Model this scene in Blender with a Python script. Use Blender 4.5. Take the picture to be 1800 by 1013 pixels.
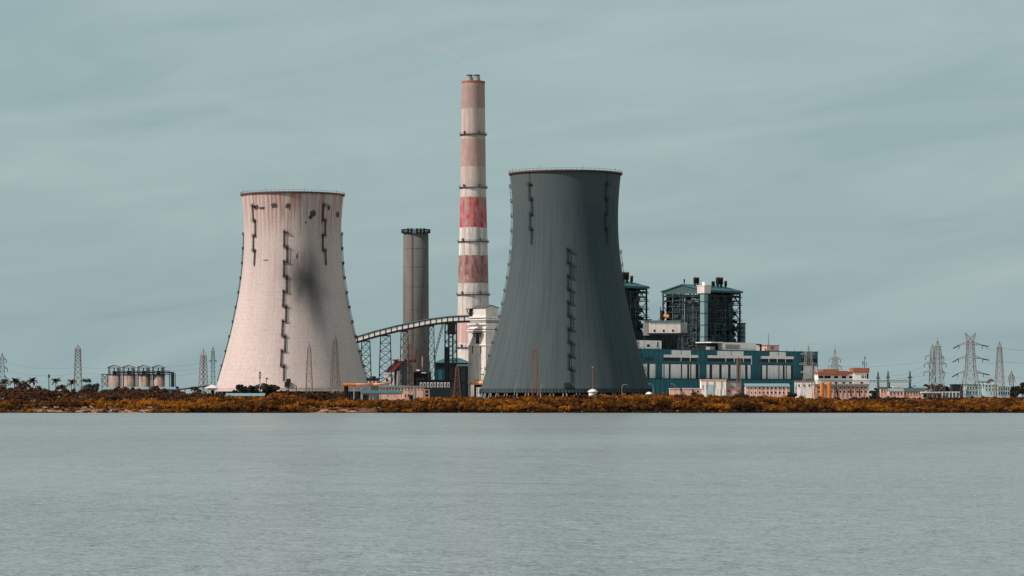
import bpy, math, random
import numpy as np
from mathutils import Vector, Matrix
R = math.radians
rng = np.random.default_rng(7)
random.seed(7)
sc = bpy.context.scene
col = sc.collection
for o in list(bpy.data.objects):
    bpy.data.objects.remove(o)

# ------------------------------------------------------------------ camera
F, EYE, HY = 5500.0, 8.0, 700.0          # focal length in photo pixels, eye height, horizon row
G = 2.2                                   # height of the land above the water
cam = bpy.data.cameras.new("camera"); camo = bpy.data.objects.new("camera", cam); col.objects.link(camo)
camo.location = (0, 0, EYE); camo.rotation_euler = (R(90), 0, 0)
cam.sensor_width = 36; cam.lens = 36 * F / 1800; cam.shift_y = (HY - 506.5) / 1800
cam.clip_start = 1; cam.clip_end = 90000
sc.camera = camo

# ------------------------------------------------------------------ sky and sun
SUN_EL, SUN_AZ = 42.0, 22.0               # azimuth measured from -X towards the viewer (-Y)
sx, sy = -math.cos(R(SUN_AZ)), -math.sin(R(SUN_AZ))
world = bpy.data.worlds.new("World"); sc.world = world; world.use_nodes = True
wt = world.node_tree; wt.nodes.clear()
def wn(t, **k):
    n = wt.nodes.new(t)
    for a, b in k.items(): setattr(n, a, b)
    return n
wo = wn('ShaderNodeOutputWorld')
sky = wn('ShaderNodeTexSky', sky_type='NISHITA', sun_disc=False)
sky.sun_elevation = R(SUN_EL); sky.sun_rotation = math.atan2(sx, sy)
sky.air_density = 1.3; sky.dust_density = 3.0; sky.ozone_density = 1.5
hs = wn('ShaderNodeHueSaturation'); hs.inputs['Saturation'].default_value = 0.75
wt.links.new(sky.outputs[0], hs.inputs['Color'])
bg1 = wn('ShaderNodeBackground'); bg1.inputs['Strength'].default_value = 0.09
wt.links.new(hs.outputs[0], bg1.inputs['Color'])
tc = wn('ShaderNodeTexCoord')
mp = wn('ShaderNodeMapping'); mp.inputs['Scale'].default_value = (7, 7, 38)
vr = wn('ShaderNodeVectorRotate', rotation_type='Y_AXIS'); vr.inputs['Angle'].default_value = R(7)
wt.links.new(tc.outputs['Generated'], vr.inputs['Vector']); wt.links.new(vr.outputs[0], mp.inputs['Vector'])
nz = wn('ShaderNodeTexNoise'); nz.inputs['Scale'].default_value = 1.5; nz.inputs['Detail'].default_value = 5; nz.inputs['Roughness'].default_value = .55; nz.inputs['Distortion'].default_value = .6
wt.links.new(mp.outputs[0], nz.inputs['Vector'])
cr = wn('ShaderNodeValToRGB')
cr.color_ramp.elements[0].position = .33; cr.color_ramp.elements[0].color = (.325, .460, .485, 1)
cr.color_ramp.elements[1].position = .76; cr.color_ramp.elements[1].color = (.432, .556, .566, 1)
wt.links.new(nz.outputs['Fac'], cr.inputs['Fac'])
bg2 = wn('ShaderNodeBackground'); bg2.inputs['Strength'].default_value = 1.0   # thin high cloud veil
wt.links.new(cr.outputs[0], bg2.inputs['Color'])
mx = wn('ShaderNodeMixShader'); mx.inputs[0].default_value = .80
wt.links.new(bg1.outputs[0], mx.inputs[1]); wt.links.new(bg2.outputs[0], mx.inputs[2]); wt.links.new(mx.outputs[0], wo.inputs[0])
sl = bpy.data.lights.new("sun", 'SUN'); sl.energy = 4.5; sl.angle = R(0.6); sl.color = (1.0, .865, .785)
so = bpy.data.objects.new("sun", sl); col.objects.link(so); so.location = (-300, -300, 500)
ce = math.cos(R(SUN_EL))
so.rotation_euler = Vector((-sx * ce, -sy * ce, -math.sin(R(SUN_EL)))).to_track_quat('-Z', 'Y').to_euler()
sc.view_settings.view_transform = 'Standard'; sc.view_settings.look = 'None'
sc.view_settings.exposure = 0; sc.view_settings.gamma = 1
sc.render.engine = 'CYCLES'
sc.render.resolution_x, sc.render.resolution_y = 1024, 576
sc.cycles.max_bounces = 5; sc.cycles.volume_max_steps = 128

# ------------------------------------------------------------------ helpers
def X(px, D): return (px - 900) * D / F
def Z(py, D): return EYE + (HY - py) * D / F
def S(n, D): return n * D / F

class MB:
    def __init__(s): s.v = []; s.f = []
    def add(s, vs, fs):
        b = len(s.v); s.v += [tuple(v) for v in vs]; s.f += [tuple(i + b for i in f) for f in fs]; return s
    def box(s, x0, x1, y0, y1, z0, z1):
        return s.add([(x0,y0,z0),(x1,y0,z0),(x1,y1,z0),(x0,y1,z0),(x0,y0,z1),(x1,y0,z1),(x1,y1,z1),(x0,y1,z1)],
              [(3,2,1,0),(4,5,6,7),(0,1,5,4),(1,2,6,5),(2,3,7,6),(3,0,4,7)])
    def bar(s, p, q, w, h=None):
        h = h or w; p = Vector(p); q = Vector(q); d = (q - p)
        if d.length < 1e-6: return s
        d.normalize(); up = Vector((0,0,1)) if abs(d.z) < .9 else Vector((0,1,0))
        a = d.cross(up).normalized() * w / 2; b = a.cross(d).normalized() * h / 2
        vs = [p-a-b, p+a-b, p+a+b, p-a+b, q-a-b, q+a-b, q+a+b, q-a+b]
        return s.add(vs, [(3,2,1,0),(4,5,6,7),(0,1,5,4),(1,2,6,5),(2,3,7,6),(3,0,4,7)])
    def tube(s, p, q, r0, r1=None, n=10, caps=True):
        r1 = r0 if r1 is None else r1; p = Vector(p); q = Vector(q); d = (q-p).normalized()
        up = Vector((0,0,1)) if abs(d.z) < .9 else Vector((1,0,0))
        a = d.cross(up).normalized(); b = a.cross(d)
        vs = []
        for c, r in ((p, r0), (q, r1)):
            for i in range(n):
                t = 2*math.pi*i/n; vs.append(c + a*math.cos(t)*r + b*math.sin(t)*r)
        fs = [(i, (i+1) % n, n+(i+1) % n, n+i) for i in range(n)]
        if caps: fs += [tuple(range(n-1, -1, -1)), tuple(range(n, 2*n))]
        return s.add(vs, fs)
    def lathe(s, prof, n=64, closed=False, cx=0, cy=0):
        m = len(prof); vs = []
        for r, z in prof:
            for i in range(n):
                t = 2*math.pi*i/n; vs.append((cx + r*math.cos(t), cy + r*math.sin(t), z))
        fs = []
        for j in range(m if closed else m-1):
            k = (j+1) % m
            for i in range(n):
                i2 = (i+1) % n; fs.append((j*n+i, j*n+i2, k*n+i2, k*n+i))
        return s.add(vs, fs)
    def prism(s, pts, y0, y1):                       # polygon in x,z pushed along y
        n = len(pts); vs = [(x, y0, z) for x, z in pts] + [(x, y1, z) for x, z in pts]
        return s.add(vs, [tuple(range(n)), tuple(range(2*n-1, n-1, -1))] + [(i, n+i, n+(i+1) % n, (i+1) % n) for i in range(n)])
    def prismx(s, pts, x0, x1):                      # polygon in y,z pushed along x
        n = len(pts); vs = [(x0, y, z) for y, z in pts] + [(x1, y, z) for y, z in pts]
        return s.add(vs, [tuple(range(n)), tuple(range(2*n-1, n-1, -1))] + [(i, n+i, n+(i+1) % n, (i+1) % n) for i in range(n)])

def obj(name, mb, mat, parent=None, smooth=False, loc=(0,0,0), rz=0, kind=None):
    me = bpy.data.meshes.new(name)
    me.from_pydata(mb.v, [], mb.f); me.materials.append(mat); me.validate()
    import bmesh
    bm = bmesh.new(); bm.from_mesh(me); bmesh.ops.recalc_face_normals(bm, faces=bm.faces); bm.to_mesh(me); bm.free()
    if smooth: me.polygons.foreach_set('use_smooth', [True]*len(me.polygons))
    o = bpy.data.objects.new(name, me); col.objects.link(o); o.location = loc; o.rotation_euler = (0,0,rz)
    if parent: o.parent = parent
    if kind: o['kind'] = kind
    return o
def inst(name, me, parent, loc=(0,0,0), rot=(0,0,0), scale=(1,1,1)):
    o = bpy.data.objects.new(name, me); col.objects.link(o)
    o.location = loc; o.rotation_euler = rot; o.scale = scale
    if parent: o.parent = parent
    return o
def tag(o, label, cat, group=None):
    o['label'] = label; o['category'] = cat
    if group: o['group'] = group
    return o
def thing(name, label, cat, loc, rz=0, group=None):
    o = bpy.data.objects.new(name, None); col.objects.link(o); o.location = loc; o.rotation_euler = (0,0,rz)
    o.empty_display_size = 1
    return tag(o, label, cat, group)

# ------------------------------------------------------------------ materials
class NT:
    def __init__(s, name):
        s.m = bpy.data.materials.new(name); s.m.use_nodes = True; s.t = s.m.node_tree; s.t.nodes.clear()
        s.out = s.n('ShaderNodeOutputMaterial'); s.b = s.n('ShaderNodeBsdfPrincipled'); s.l(s.b.outputs[0], s.out.inputs[0])
        s.tc = s.n('ShaderNodeTexCoord')
    def n(s, t, **k):
        x = s.t.nodes.new(t)
        for a, b in k.items(): setattr(x, a, b)
        return x
    def l(s, a, b): s.t.links.new(a, b)
    def put(s, a, i):
        if isinstance(a, (int, float)): i.default_value = a
        else: s.l(a, i)
    def math(s, op, a, b=0.0, c=None, clamp=False):
        x = s.n('ShaderNodeMath', operation=op, use_clamp=clamp); s.put(a, x.inputs[0]); s.put(b, x.inputs[1])
        if c is not None: s.put(c, x.inputs[2])
        return x.outputs[0]
    def noise(s, scale=(1,1,1), sc_=1.0, det=4, rough=.55, coord=None, dist=0.0):
        mp = s.n('ShaderNodeMapping'); mp.inputs['Scale'].default_value = scale
        s.l(coord or s.tc.outputs['Object'], mp.inputs['Vector'])
        x = s.n('ShaderNodeTexNoise'); x.inputs['Scale'].default_value = sc_; x.inputs['Detail'].default_value = det
        x.inputs['Roughness'].default_value = rough; x.inputs['Distortion'].default_value = dist
        s.l(mp.outputs[0], x.inputs['Vector']); return x.outputs['Fac']
    def rng(s, v, a, b, c=0.0, d=1.0, smooth=False):
        x = s.n('ShaderNodeMapRange'); x.interpolation_type = 'SMOOTHSTEP' if smooth else 'LINEAR'
        s.put(v, x.inputs[0])
        for i, k in zip((1,2,3,4), (a,b,c,d)): x.inputs[i].default_value = k
        return x.outputs[0]
    def mix(s, f, a, b, mode='MIX'):
        x = s.n('ShaderNodeMix', data_type='RGBA', blend_type=mode); s.put(f, x.inputs[0])
        for k, i in ((a, x.inputs[6]), (b, x.inputs[7])):
            if isinstance(k, tuple): i.default_value = (*k, 1) if len(k) == 3 else k
            else: s.l(k, i)
        return x.outputs[2]
    def bump(s, h, strength=.3, dist=.2):
        x = s.n('ShaderNodeBump'); x.inputs['Strength'].default_value = strength; x.inputs['Distance'].default_value = dist
        s.l(h, x.inputs['Height']); s.l(x.outputs[0], s.b.inputs['Normal'])
    def fin(s, c, rough=.8, metal=0.0, spec=.3):
        if isinstance(c, tuple): s.b.inputs['Base Color'].default_value = (*c, 1)
        else: s.l(c, s.b.inputs['Base Color'])
        s.b.inputs['Roughness'].default_value = rough; s.b.inputs['Metallic'].default_value = metal
        s.b.inputs['Specular IOR Level'].default_value = spec
        return s.m

def wear(name, c1, c2, stain=None, sc_=.15, amt=.6, rough=.8, streak=.5, metal=0.0, bump=0.0, spec=.3):
    """weathered paint / concrete / steel: two tones, plus vertical run-off streaks of a third"""
    t = NT(name)
    pos = t.n('ShaderNodeNewGeometry').outputs['Position']
    base = t.mix(t.rng(t.noise((1,1,1), sc_, 5, .6, pos), .35, .65), c1, c2)
    if stain:
        st = t.noise((.55,.55,.05), 1.0, 4, .6, pos)
        base = t.mix(t.rng(st, streak, streak+.2, 0, amt), base, stain)
    if bump: t.bump(t.noise((1,1,1), 2.0, 4, .6, pos), bump, .15)
    return t.fin(base, rough, metal, spec)

M = {}
M['white'] = wear('weathered_white_paint', (.70,.64,.60), (.58,.54,.51), (.36,.27,.22), .12, .45)
M['whiteclean'] = wear('off_white_cladding', (.88,.84,.81), (.78,.74,.71), (.46,.37,.32), .25, .6, streak=.53)
M['pink'] = wear('faded_pink_render', (.78,.47,.39), (.64,.38,.31), (.34,.22,.18), .35, .65, streak=.47)
M['teal'] = wear('teal_sheet_cladding', (.014,.135,.170), (.011,.108,.138), (.012,.055,.065), .10, .6, .6)
M['tealroof'] = wear('teal_roof_sheet', (.035,.135,.15), (.028,.11,.122), (.03,.08,.09), .1, .4, .6)
M['tealpale'] = wear('pale_blue_sheet', (.20,.31,.33), (.16,.26,.28), (.12,.2,.2), .1, .4, .7)
M['tealdark'] = wear('dark_teal_steel', (.008,.022,.026), (.005,.013,.016), (.012,.01,.009), .2, .4, .7)
M['tealmid'] = wear('grey_teal_cladding', (.05,.10,.11), (.04,.08,.088), (.03,.04,.04), .2, .4, .7)
M['black'] = wear('sooty_black_steel', (.010,.011,.012), (.006,.007,.008), (.018,.012,.01), .5, .3, .8)
M['steel'] = wear('dark_galvanised_steel', (.035,.045,.048), (.02,.027,.029), (.04,.025,.02), .5, .3, .6)
M['steelpale'] = wear('pale_galvanised_steel', (.34,.31,.295), (.25,.235,.225), (.22,.15,.12), .5, .3, .5)
M['steelrust'] = wear('red_oxide_steel', (.30,.11,.075), (.20,.085,.06), (.32,.2,.16), .5, .4, .8)
M['steelbuff'] = wear('buff_rusty_steel', (.21,.135,.105), (.145,.095,.078), (.26,.22,.20), .5, .4, .8)
M['orange'] = wear('orange_painted_steel', (.62,.20,.03), (.50,.15,.022), (.3,.1,.03), .3, .4, .6)
M['orangepale'] = wear('sun_bleached_orange_pipe', (.75,.42,.26), (.68,.30,.14), (.4,.2,.1), .1, .4, .7)
M['brick'] = wear('red_brown_render', (.36,.125,.075), (.28,.10,.06), (.2,.08,.055), .4, .4, .8)
M['red'] = wear('dull_red_sheet', (.24,.035,.028), (.16,.028,.024), (.06,.02,.02), .3, .4, .7)
M['glass'] = wear('dark_window_glass', (.008,.011,.012), (.005,.007,.008), None, .5, 0, .22, spec=.25)
M['grey'] = wear('grey_concrete', (.34,.34,.33), (.27,.27,.265), (.15,.13,.12), .2, .5)
M['greydark'] = wear('dark_concrete', (.10,.105,.105), (.075,.08,.08), (.05,.045,.04), .2, .5)
M['bark'] = wear('bark', (.06,.04,.03), (.04,.028,.02), None, 2, 0, .9)
M['paleblue'] = wear('pale_blue_wall', (.42,.55,.57), (.35,.47,.49), (.2,.24,.24), .2, .4)
M['silo'] = wear('silo_concrete', (.44,.31,.26), (.30,.22,.19), (.13,.08,.065), .25, .85, streak=.44)
M['rust'] = wear('rusty_rim_steel', (.16,.07,.045), (.09,.045,.032), None, .5, 0, .9)

def leafmat(name, a, b, c):
    t = NT(name); at = t.n('ShaderNodeAttribute', attribute_name='tint')
    r = t.n('ShaderNodeValToRGB'); e = r.color_ramp.elements
    e[0].position = 0; e[0].color = (*a, 1); e[1].position = 1; e[1].color = (*c, 1)
    k = e.new(.5); k.color = (*b, 1)
    t.l(at.outputs['Fac'], r.inputs['Fac'])
    return t.fin(r.outputs[0], .75, 0, .15)
M['mangrove'] = leafmat('rust_orange_foliage', (.022,.008,.002), (.135,.044,.003), (.38,.134,.006))
M['scrub'] = leafmat('brown_scrub_foliage', (.030,.016,.010), (.075,.030,.014), (.12,.048,.018))
M['darkleaf'] = leafmat('dark_green_foliage', (.012,.016,.013), (.028,.030,.022), (.07,.045,.022))
M['greyleaf'] = leafmat('grey_green_foliage', (.03,.045,.045), (.05,.07,.07), (.08,.10,.10))

def tower_mat(name, light):
    t = NT(name)
    sep = t.n('ShaderNodeSeparateXYZ'); t.l(t.tc.outputs['Object'], sep.inputs[0])
    x, y, z = sep.outputs
    ang = t.math('ARCTAN2', x, t.math('MULTIPLY', y, -1.0))
    cv = t.n('ShaderNodeCombineXYZ'); t.l(t.math('MULTIPLY', ang, 40.0), cv.inputs[0]); t.l(z, cv.inputs[2])
    cyl = cv.outputs[0]
    big = t.noise((.03,.03,.012), 1.0, 4, .6, cyl)
    fine = t.noise((.55,.55,.40), 1.0, 5, .7, cyl)
    streak = t.noise((.5,.5,.018), 1.0, 4, .65, cyl)
    if light:
        c = t.mix(t.rng(big, .35, .65), (.57,.485,.462), (.46,.402,.388))
        c = t.mix(t.rng(fine, .42, .66, 0, .42), c, (.40,.28,.24))
        c = t.mix(t.math('MULTIPLY', t.rng(streak, .5, .68, 0, .55), t.rng(z, 20, 120, .15, 1.0)), c, (.40,.25,.20))
        # rust runs below the rim
        c = t.mix(t.math('MULTIPLY', t.rng(streak, .44, .6, 0, .8), t.rng(z, 108, 133, 0, 1, True)), c, (.30,.13,.09))
        # pale pour lines low down
        low = t.noise((.02,.02,.30), 1.0, 3, .5, cyl)
        c = t.mix(t.math('MULTIPLY', t.rng(low, .56, .66, 0, .35), t.rng(z, 60, 15, 0, 1)), c, (.36,.30,.28))
    else:
        c = t.mix(t.rng(big, .3, .7), (.080,.104,.109), (.060,.081,.086))
        c = t.mix(t.rng(fine, .45, .75, 0, .35), c, (.088,.115,.119))
        c = t.mix(t.rng(streak, .44, .66, 0, .45), c, (.036,.052,.056))
        c = t.mix(t.math('MULTIPLY', t.rng(streak, .35, .6, .25, .75), t.rng(z, 118, 132, 0, 1)), c, (.088,.112,.115))
    # meridional form joints and lift lines
    rib = t.math('PINGPONG', t.math('MULTIPLY', ang, 88/(2*math.pi)*2), 1.0)
    lift = t.math('PINGPONG', t.math('MULTIPLY', z, 1/2.6*2), 1.0)
    ribm = t.rng(rib, .80, .98, 0, .36 if light else .26); lifm = t.rng(lift, .70, .98, 0, .26 if light else .22)
    c = t.mix(t.math('MULTIPLY', t.math('MAXIMUM', ribm, lifm), t.rng(fine, .3, .6)), c, (.33,.25,.22) if light else (.034,.046,.049))
    def spot(c, a0, z0, wa, wz, colr, soft=.25, nz=.5, amt=1.0, skew=0.0, nscale=(.16,.16,.16)):
        u = t.math('DIVIDE', t.math('SUBTRACT', t.math('SUBTRACT', ang, a0), t.math('MULTIPLY', t.math('SUBTRACT', z, z0), skew)), wa)
        v = t.math('DIVIDE', t.math('SUBTRACT', z, z0), wz)
        d = t.math('SQRT', t.math('ADD', t.math('MULTIPLY', u, u), t.math('MULTIPLY', v, v)))
        d = t.math('ADD', d, t.math('MULTIPLY', t.math('SUBTRACT', t.noise(nscale, 1.0, 4, .6, cyl), .5), nz))
        return t.mix(t.rng(d, 1.0, 1.0-soft, 0, amt, True), c, colr)
    if light:
        # soot blown on to the shell
        c = spot(c, .33, 84, .60, 30, (.034,.038,.039), .98, .9, .97, -.001, (.05,.05,.03))
        c = spot(c, .46, 66, .26, 26, (.07,.07,.07), .95, .9, .5, -.003, (.05,.05,.02))
        # flaked patches near the rim
        dk = (.035,.035,.036)
        for a0, z0, wa, wz in ((-.74,133.4,.075,1.9),(-.58,132.8,.09,.9),(-.30,134.2,.07,1.9),(-.02,133.6,.055,2.0),(.50,129.0,.085,2.3),(.44,126.6,.04,1.4),
                               (.88,133.6,.045,2.0),(1.22,129.4,.09,2.2),(.34,123.0,.02,.9),(.16,101,.02,2.2),(-.5,98,.05,.6)):
            c = spot(c, a0, z0, wa, wz, dk, .15, 2.6, .92, 0, (.42,.42,.5))
    t.bump(t.math('ADD', t.math('MULTIPLY', t.math('MAXIMUM', ribm, lifm), -1.0), t.math('MULTIPLY', fine, .3)), .25, .15)
    return t.fin(c, .9, 0, .15)
M['tower_light'] = tower_mat('weathered_pale_tower_concrete', True)
M['tower_dark'] = tower_mat('dark_tower_concrete', False)

def chimney_mat():
    t = NT('faded_red_and_white_bands')
    sep = t.n('ShaderNodeSeparateXYZ'); t.l(t.tc.outputs['Object'], sep.inputs[0]); z = sep.outputs[2]
    fine = t.noise((.22,.22,.12), 1.0, 5, .7); streak = t.noise((.35,.35,.012), 1.0, 4, .6); big = t.noise((.05,.05,.02), 1.0, 3)
    zz = t.math('ADD', z, t.math('MULTIPLY', t.math('SUBTRACT', t.noise((.3,.3,.05), 1.0, 4), .5), 2.5))
    r = t.n('ShaderNodeValToRGB'); r.color_ramp.interpolation = 'CONSTANT'
    D = 2710; top = Z(143, D) - G
    bands = [(690,(.58,.56,.54)),(603,(.60,.36,.36)),(556,(.62,.59,.57)),(500,(.20,.060,.062)),(450,(.64,.61,.59)),(401,(.42,.030,.045)),(348,(.64,.59,.56)),
             (329,(.50,.41,.375)),(295,(.37,.225,.195)),(246,(.52,.43,.40)),(194,(.34,.185,.155))]
    e = r.color_ramp.elements
    for i, (y, c) in enumerate(bands):
        p = max(0, (Z(y, D) - G) / top) if i else 0
        k = e[0] if i == 0 else (e[1] if i == 1 else e.new(p)); k.position = p; k.color = (*c, 1)
    t.l(t.math('DIVIDE', zz, top), r.inputs['Fac'])
    c = t.mix(t.rng(fine, .44, .66, 0, .65), r.outputs[0], (.45,.35,.32))
    c = t.mix(t.rng(streak, .44, .60, 0, .65), c, (.31,.25,.23))
    c = t.mix(t.rng(big, .5, .7, 0, .35), c, (.30,.24,.22))
    return t.fin(c, .85, 0, .2)
M['chimney'] = chimney_mat()

def ground_mat():
    t = NT('dry_earth'); pos = t.n('ShaderNodeNewGeometry').outputs['Position']
    sep = t.n('ShaderNodeSeparateXYZ'); t.l(pos, sep.inputs[0]); x, y = sep.outputs[0], sep.outputs[1]
    c = t.mix(t.rng(t.noise((.03,.03,.03), 1, 5, .6, pos), .4, .6), (.22,.115,.065), (.11,.058,.032))
    c = t.mix(t.rng(t.noise((.25,.25,.25), 1, 5, .65, pos), .48, .62, 0, .85), c, (.07,.038,.018))
    bounce_yard = t.mix(t.rng(t.noise((.02,.02,.02), 1, 4, .6, pos), .4, .6), (.46,.40,.35), (.36,.31,.27))  # ground around the plant made pale to bounce light up onto the walls
    c = t.mix(t.math('MULTIPLY', t.rng(y, 1930, 1990), t.rng(y, 3600, 3000)), c, bounce_yard)
    # wet mangrove mud, darkened for the shade under the crowns; two dry sandy stretches
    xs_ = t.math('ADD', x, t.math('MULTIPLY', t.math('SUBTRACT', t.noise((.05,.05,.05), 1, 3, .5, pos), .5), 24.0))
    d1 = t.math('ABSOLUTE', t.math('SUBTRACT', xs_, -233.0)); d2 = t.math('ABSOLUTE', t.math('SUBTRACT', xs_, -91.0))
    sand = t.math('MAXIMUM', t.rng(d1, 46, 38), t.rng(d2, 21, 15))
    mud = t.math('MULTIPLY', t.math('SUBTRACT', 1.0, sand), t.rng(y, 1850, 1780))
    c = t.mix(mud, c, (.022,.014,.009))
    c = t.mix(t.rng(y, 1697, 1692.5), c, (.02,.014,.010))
    t.bump(t.noise((.6,.6,.6), 1, 4, .6, pos), .6, .4)
    return t.fin(c, .9, 0, .1)
def water_mat():
    t = NT('wind_ruffled_water'); pos = t.n('ShaderNodeNewGeometry').outputs['Position']
    n0 = t.noise((1.8,2.4,1), 1, 2, .6, pos, .3); n1 = t.noise((.35,.8,1), 1, 3, .6, pos, .4); n2 = t.noise((.10,.17,1), 1, 4, .6, pos, .8); n3 = t.noise((.012,.02,1), 1, 5, .65, pos, 1.0)
    gust = t.rng(t.noise((.007,.009,1), 1, 5, .65, pos, 1.0), .35, .65, .6, 1.25)
    h = t.math('ADD', t.math('ADD', t.math('MULTIPLY', n0, .45), t.math('MULTIPLY', n1, 1.3)), t.math('ADD', t.math('MULTIPLY', n2, 2.2), t.math('MULTIPLY', n3, 1.2)))
    t.bump(t.math('MULTIPLY', h, gust), 1.0, .9)
    c = t.mix(t.rng(t.noise((.009,.010,1), 1, 6, .7, pos, 1.0), .36, .66), (.262,.302,.304), (.222,.252,.248))
    m = t.fin(c, .26, 0, .5); t.b.inputs['IOR'].default_value = 1.33
    return m
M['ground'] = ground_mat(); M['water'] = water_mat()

# ------------------------------------------------------------------ water, land
def struct(o): o['kind'] = 'structure'; return o
wmb = MB(); wmb.add([(-9000,-3000,0),(9000,-3000,0),(9000,1712,0),(-9000,1712,0)], [(0,1,2,3)])
struct(obj('water', wmb, M['water']))
gm = MB(); xs = list(np.concatenate([[-40000,-9000,-3000,-1200], np.arange(-600, 601, 12), [1200,3000,9000,40000]]))
prof = [(1686,-2.0),(1692,-.15),(1695,.25),(1706,.75),(1730,1.3),(1765,G),(1900,G),(2300,G),(4000,G),(45000,G)]
for x in xs:
    w = 3*math.sin(x*.031) + 2*math.sin(x*.083+1) + 1.2*math.sin(x*.21)
    for j, (y, z) in enumerate(prof):
        gm.v.append((x, y + (w if j < 5 else 0), z + (.25*math.sin(x*.11+j*2)*(1 if 2 <= j <= 4 else 0))))
n = len(prof)
for i in range(len(xs)-1):
    for j in range(n-1): gm.f.append((i*n+j, (i+1)*n+j, (i+1)*n+j+1, i*n+j+1))
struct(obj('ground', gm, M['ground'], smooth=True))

# ------------------------------------------------------------------ foliage generator
def leaf_mesh(name, lumps, per, size, mat, low=-.35, seed=0, jitter=.55, tn=.16):
    """lumps: (n,7) centre, radii, tone. Many small leaf-clump quads over each lump."""
    r = np.random.default_rng(seed); L = np.asarray(lumps, float); n = len(L)
    d = r.normal(size=(n, per, 3)); d /= np.linalg.norm(d, axis=2, keepdims=True)
    d[..., 2] = np.where(d[..., 2] < low, -d[..., 2], d[..., 2])
    rad = r.uniform(.62, 1.06, (n, per, 1))
    p = L[:, None, 0:3] + d * L[:, None, 3:6] * rad
    nn = d + r.normal(size=d.shape) * jitter; nn /= np.linalg.norm(nn, axis=2, keepdims=True)
    a = np.cross(nn, r.normal(size=d.shape)); a /= np.linalg.norm(a, axis=2, keepdims=True); b = np.cross(nn, a)
    s = size * r.uniform(.55, 1.25, (n, per, 1)) * .5; k = r.uniform(.5, .9, (n, per, 1))
    q = np.stack([p - a*s - b*s*k*.4, p - b*s*k*.9 + a*s*.3, p + a*s + b*s*k*.3, p + b*s*k - a*s*.2], axis=2).reshape(-1, 3)
    nf = n * per
    me = bpy.data.meshes.new(name); me.vertices.add(nf*4); me.loops.add(nf*4); me.polygons.add(nf)
    me.vertices.foreach_set('co', q.astype(np.float32).ravel())
    me.loops.foreach_set('vertex_index', np.arange(nf*4, dtype=np.int32))
    me.polygons.foreach_set('loop_start', np.arange(0, nf*4, 4, dtype=np.int32))
    tint = np.clip(L[:, None, 6:7] + r.normal(size=(n, per, 1)) * tn, 0, 1)
    at = me.attributes.new('tint', 'FLOAT', 'POINT'); at.data.foreach_set('value', np.repeat(tint.reshape(-1), 4).astype(np.float32))
    me.update(calc_edges=True); me.materials.append(mat)
    return me
def bush_lumps(cx, cy, zb, zt, rad, r, n=6, tone=.5):
    out = []; h = zt - zb
    for i in range(n):
        a = r.uniform(0, 2*math.pi); q = rad * math.sqrt(r.uniform(0, 1)) * .75
        rr = rad * r.uniform(.30, .52); rz = min(rr * r.uniform(.6, .9), h*.45)
        z = zt - rz - (q/rad)**2 * h*.42 - r.uniform(0, .12)*h
        out.append((cx + q*math.cos(a), cy + q*math.sin(a), max(z, zb + rz*.5), rr, rr, rz, np.clip(tone + r.normal()*.13, 0, 1)))
    return out

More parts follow.
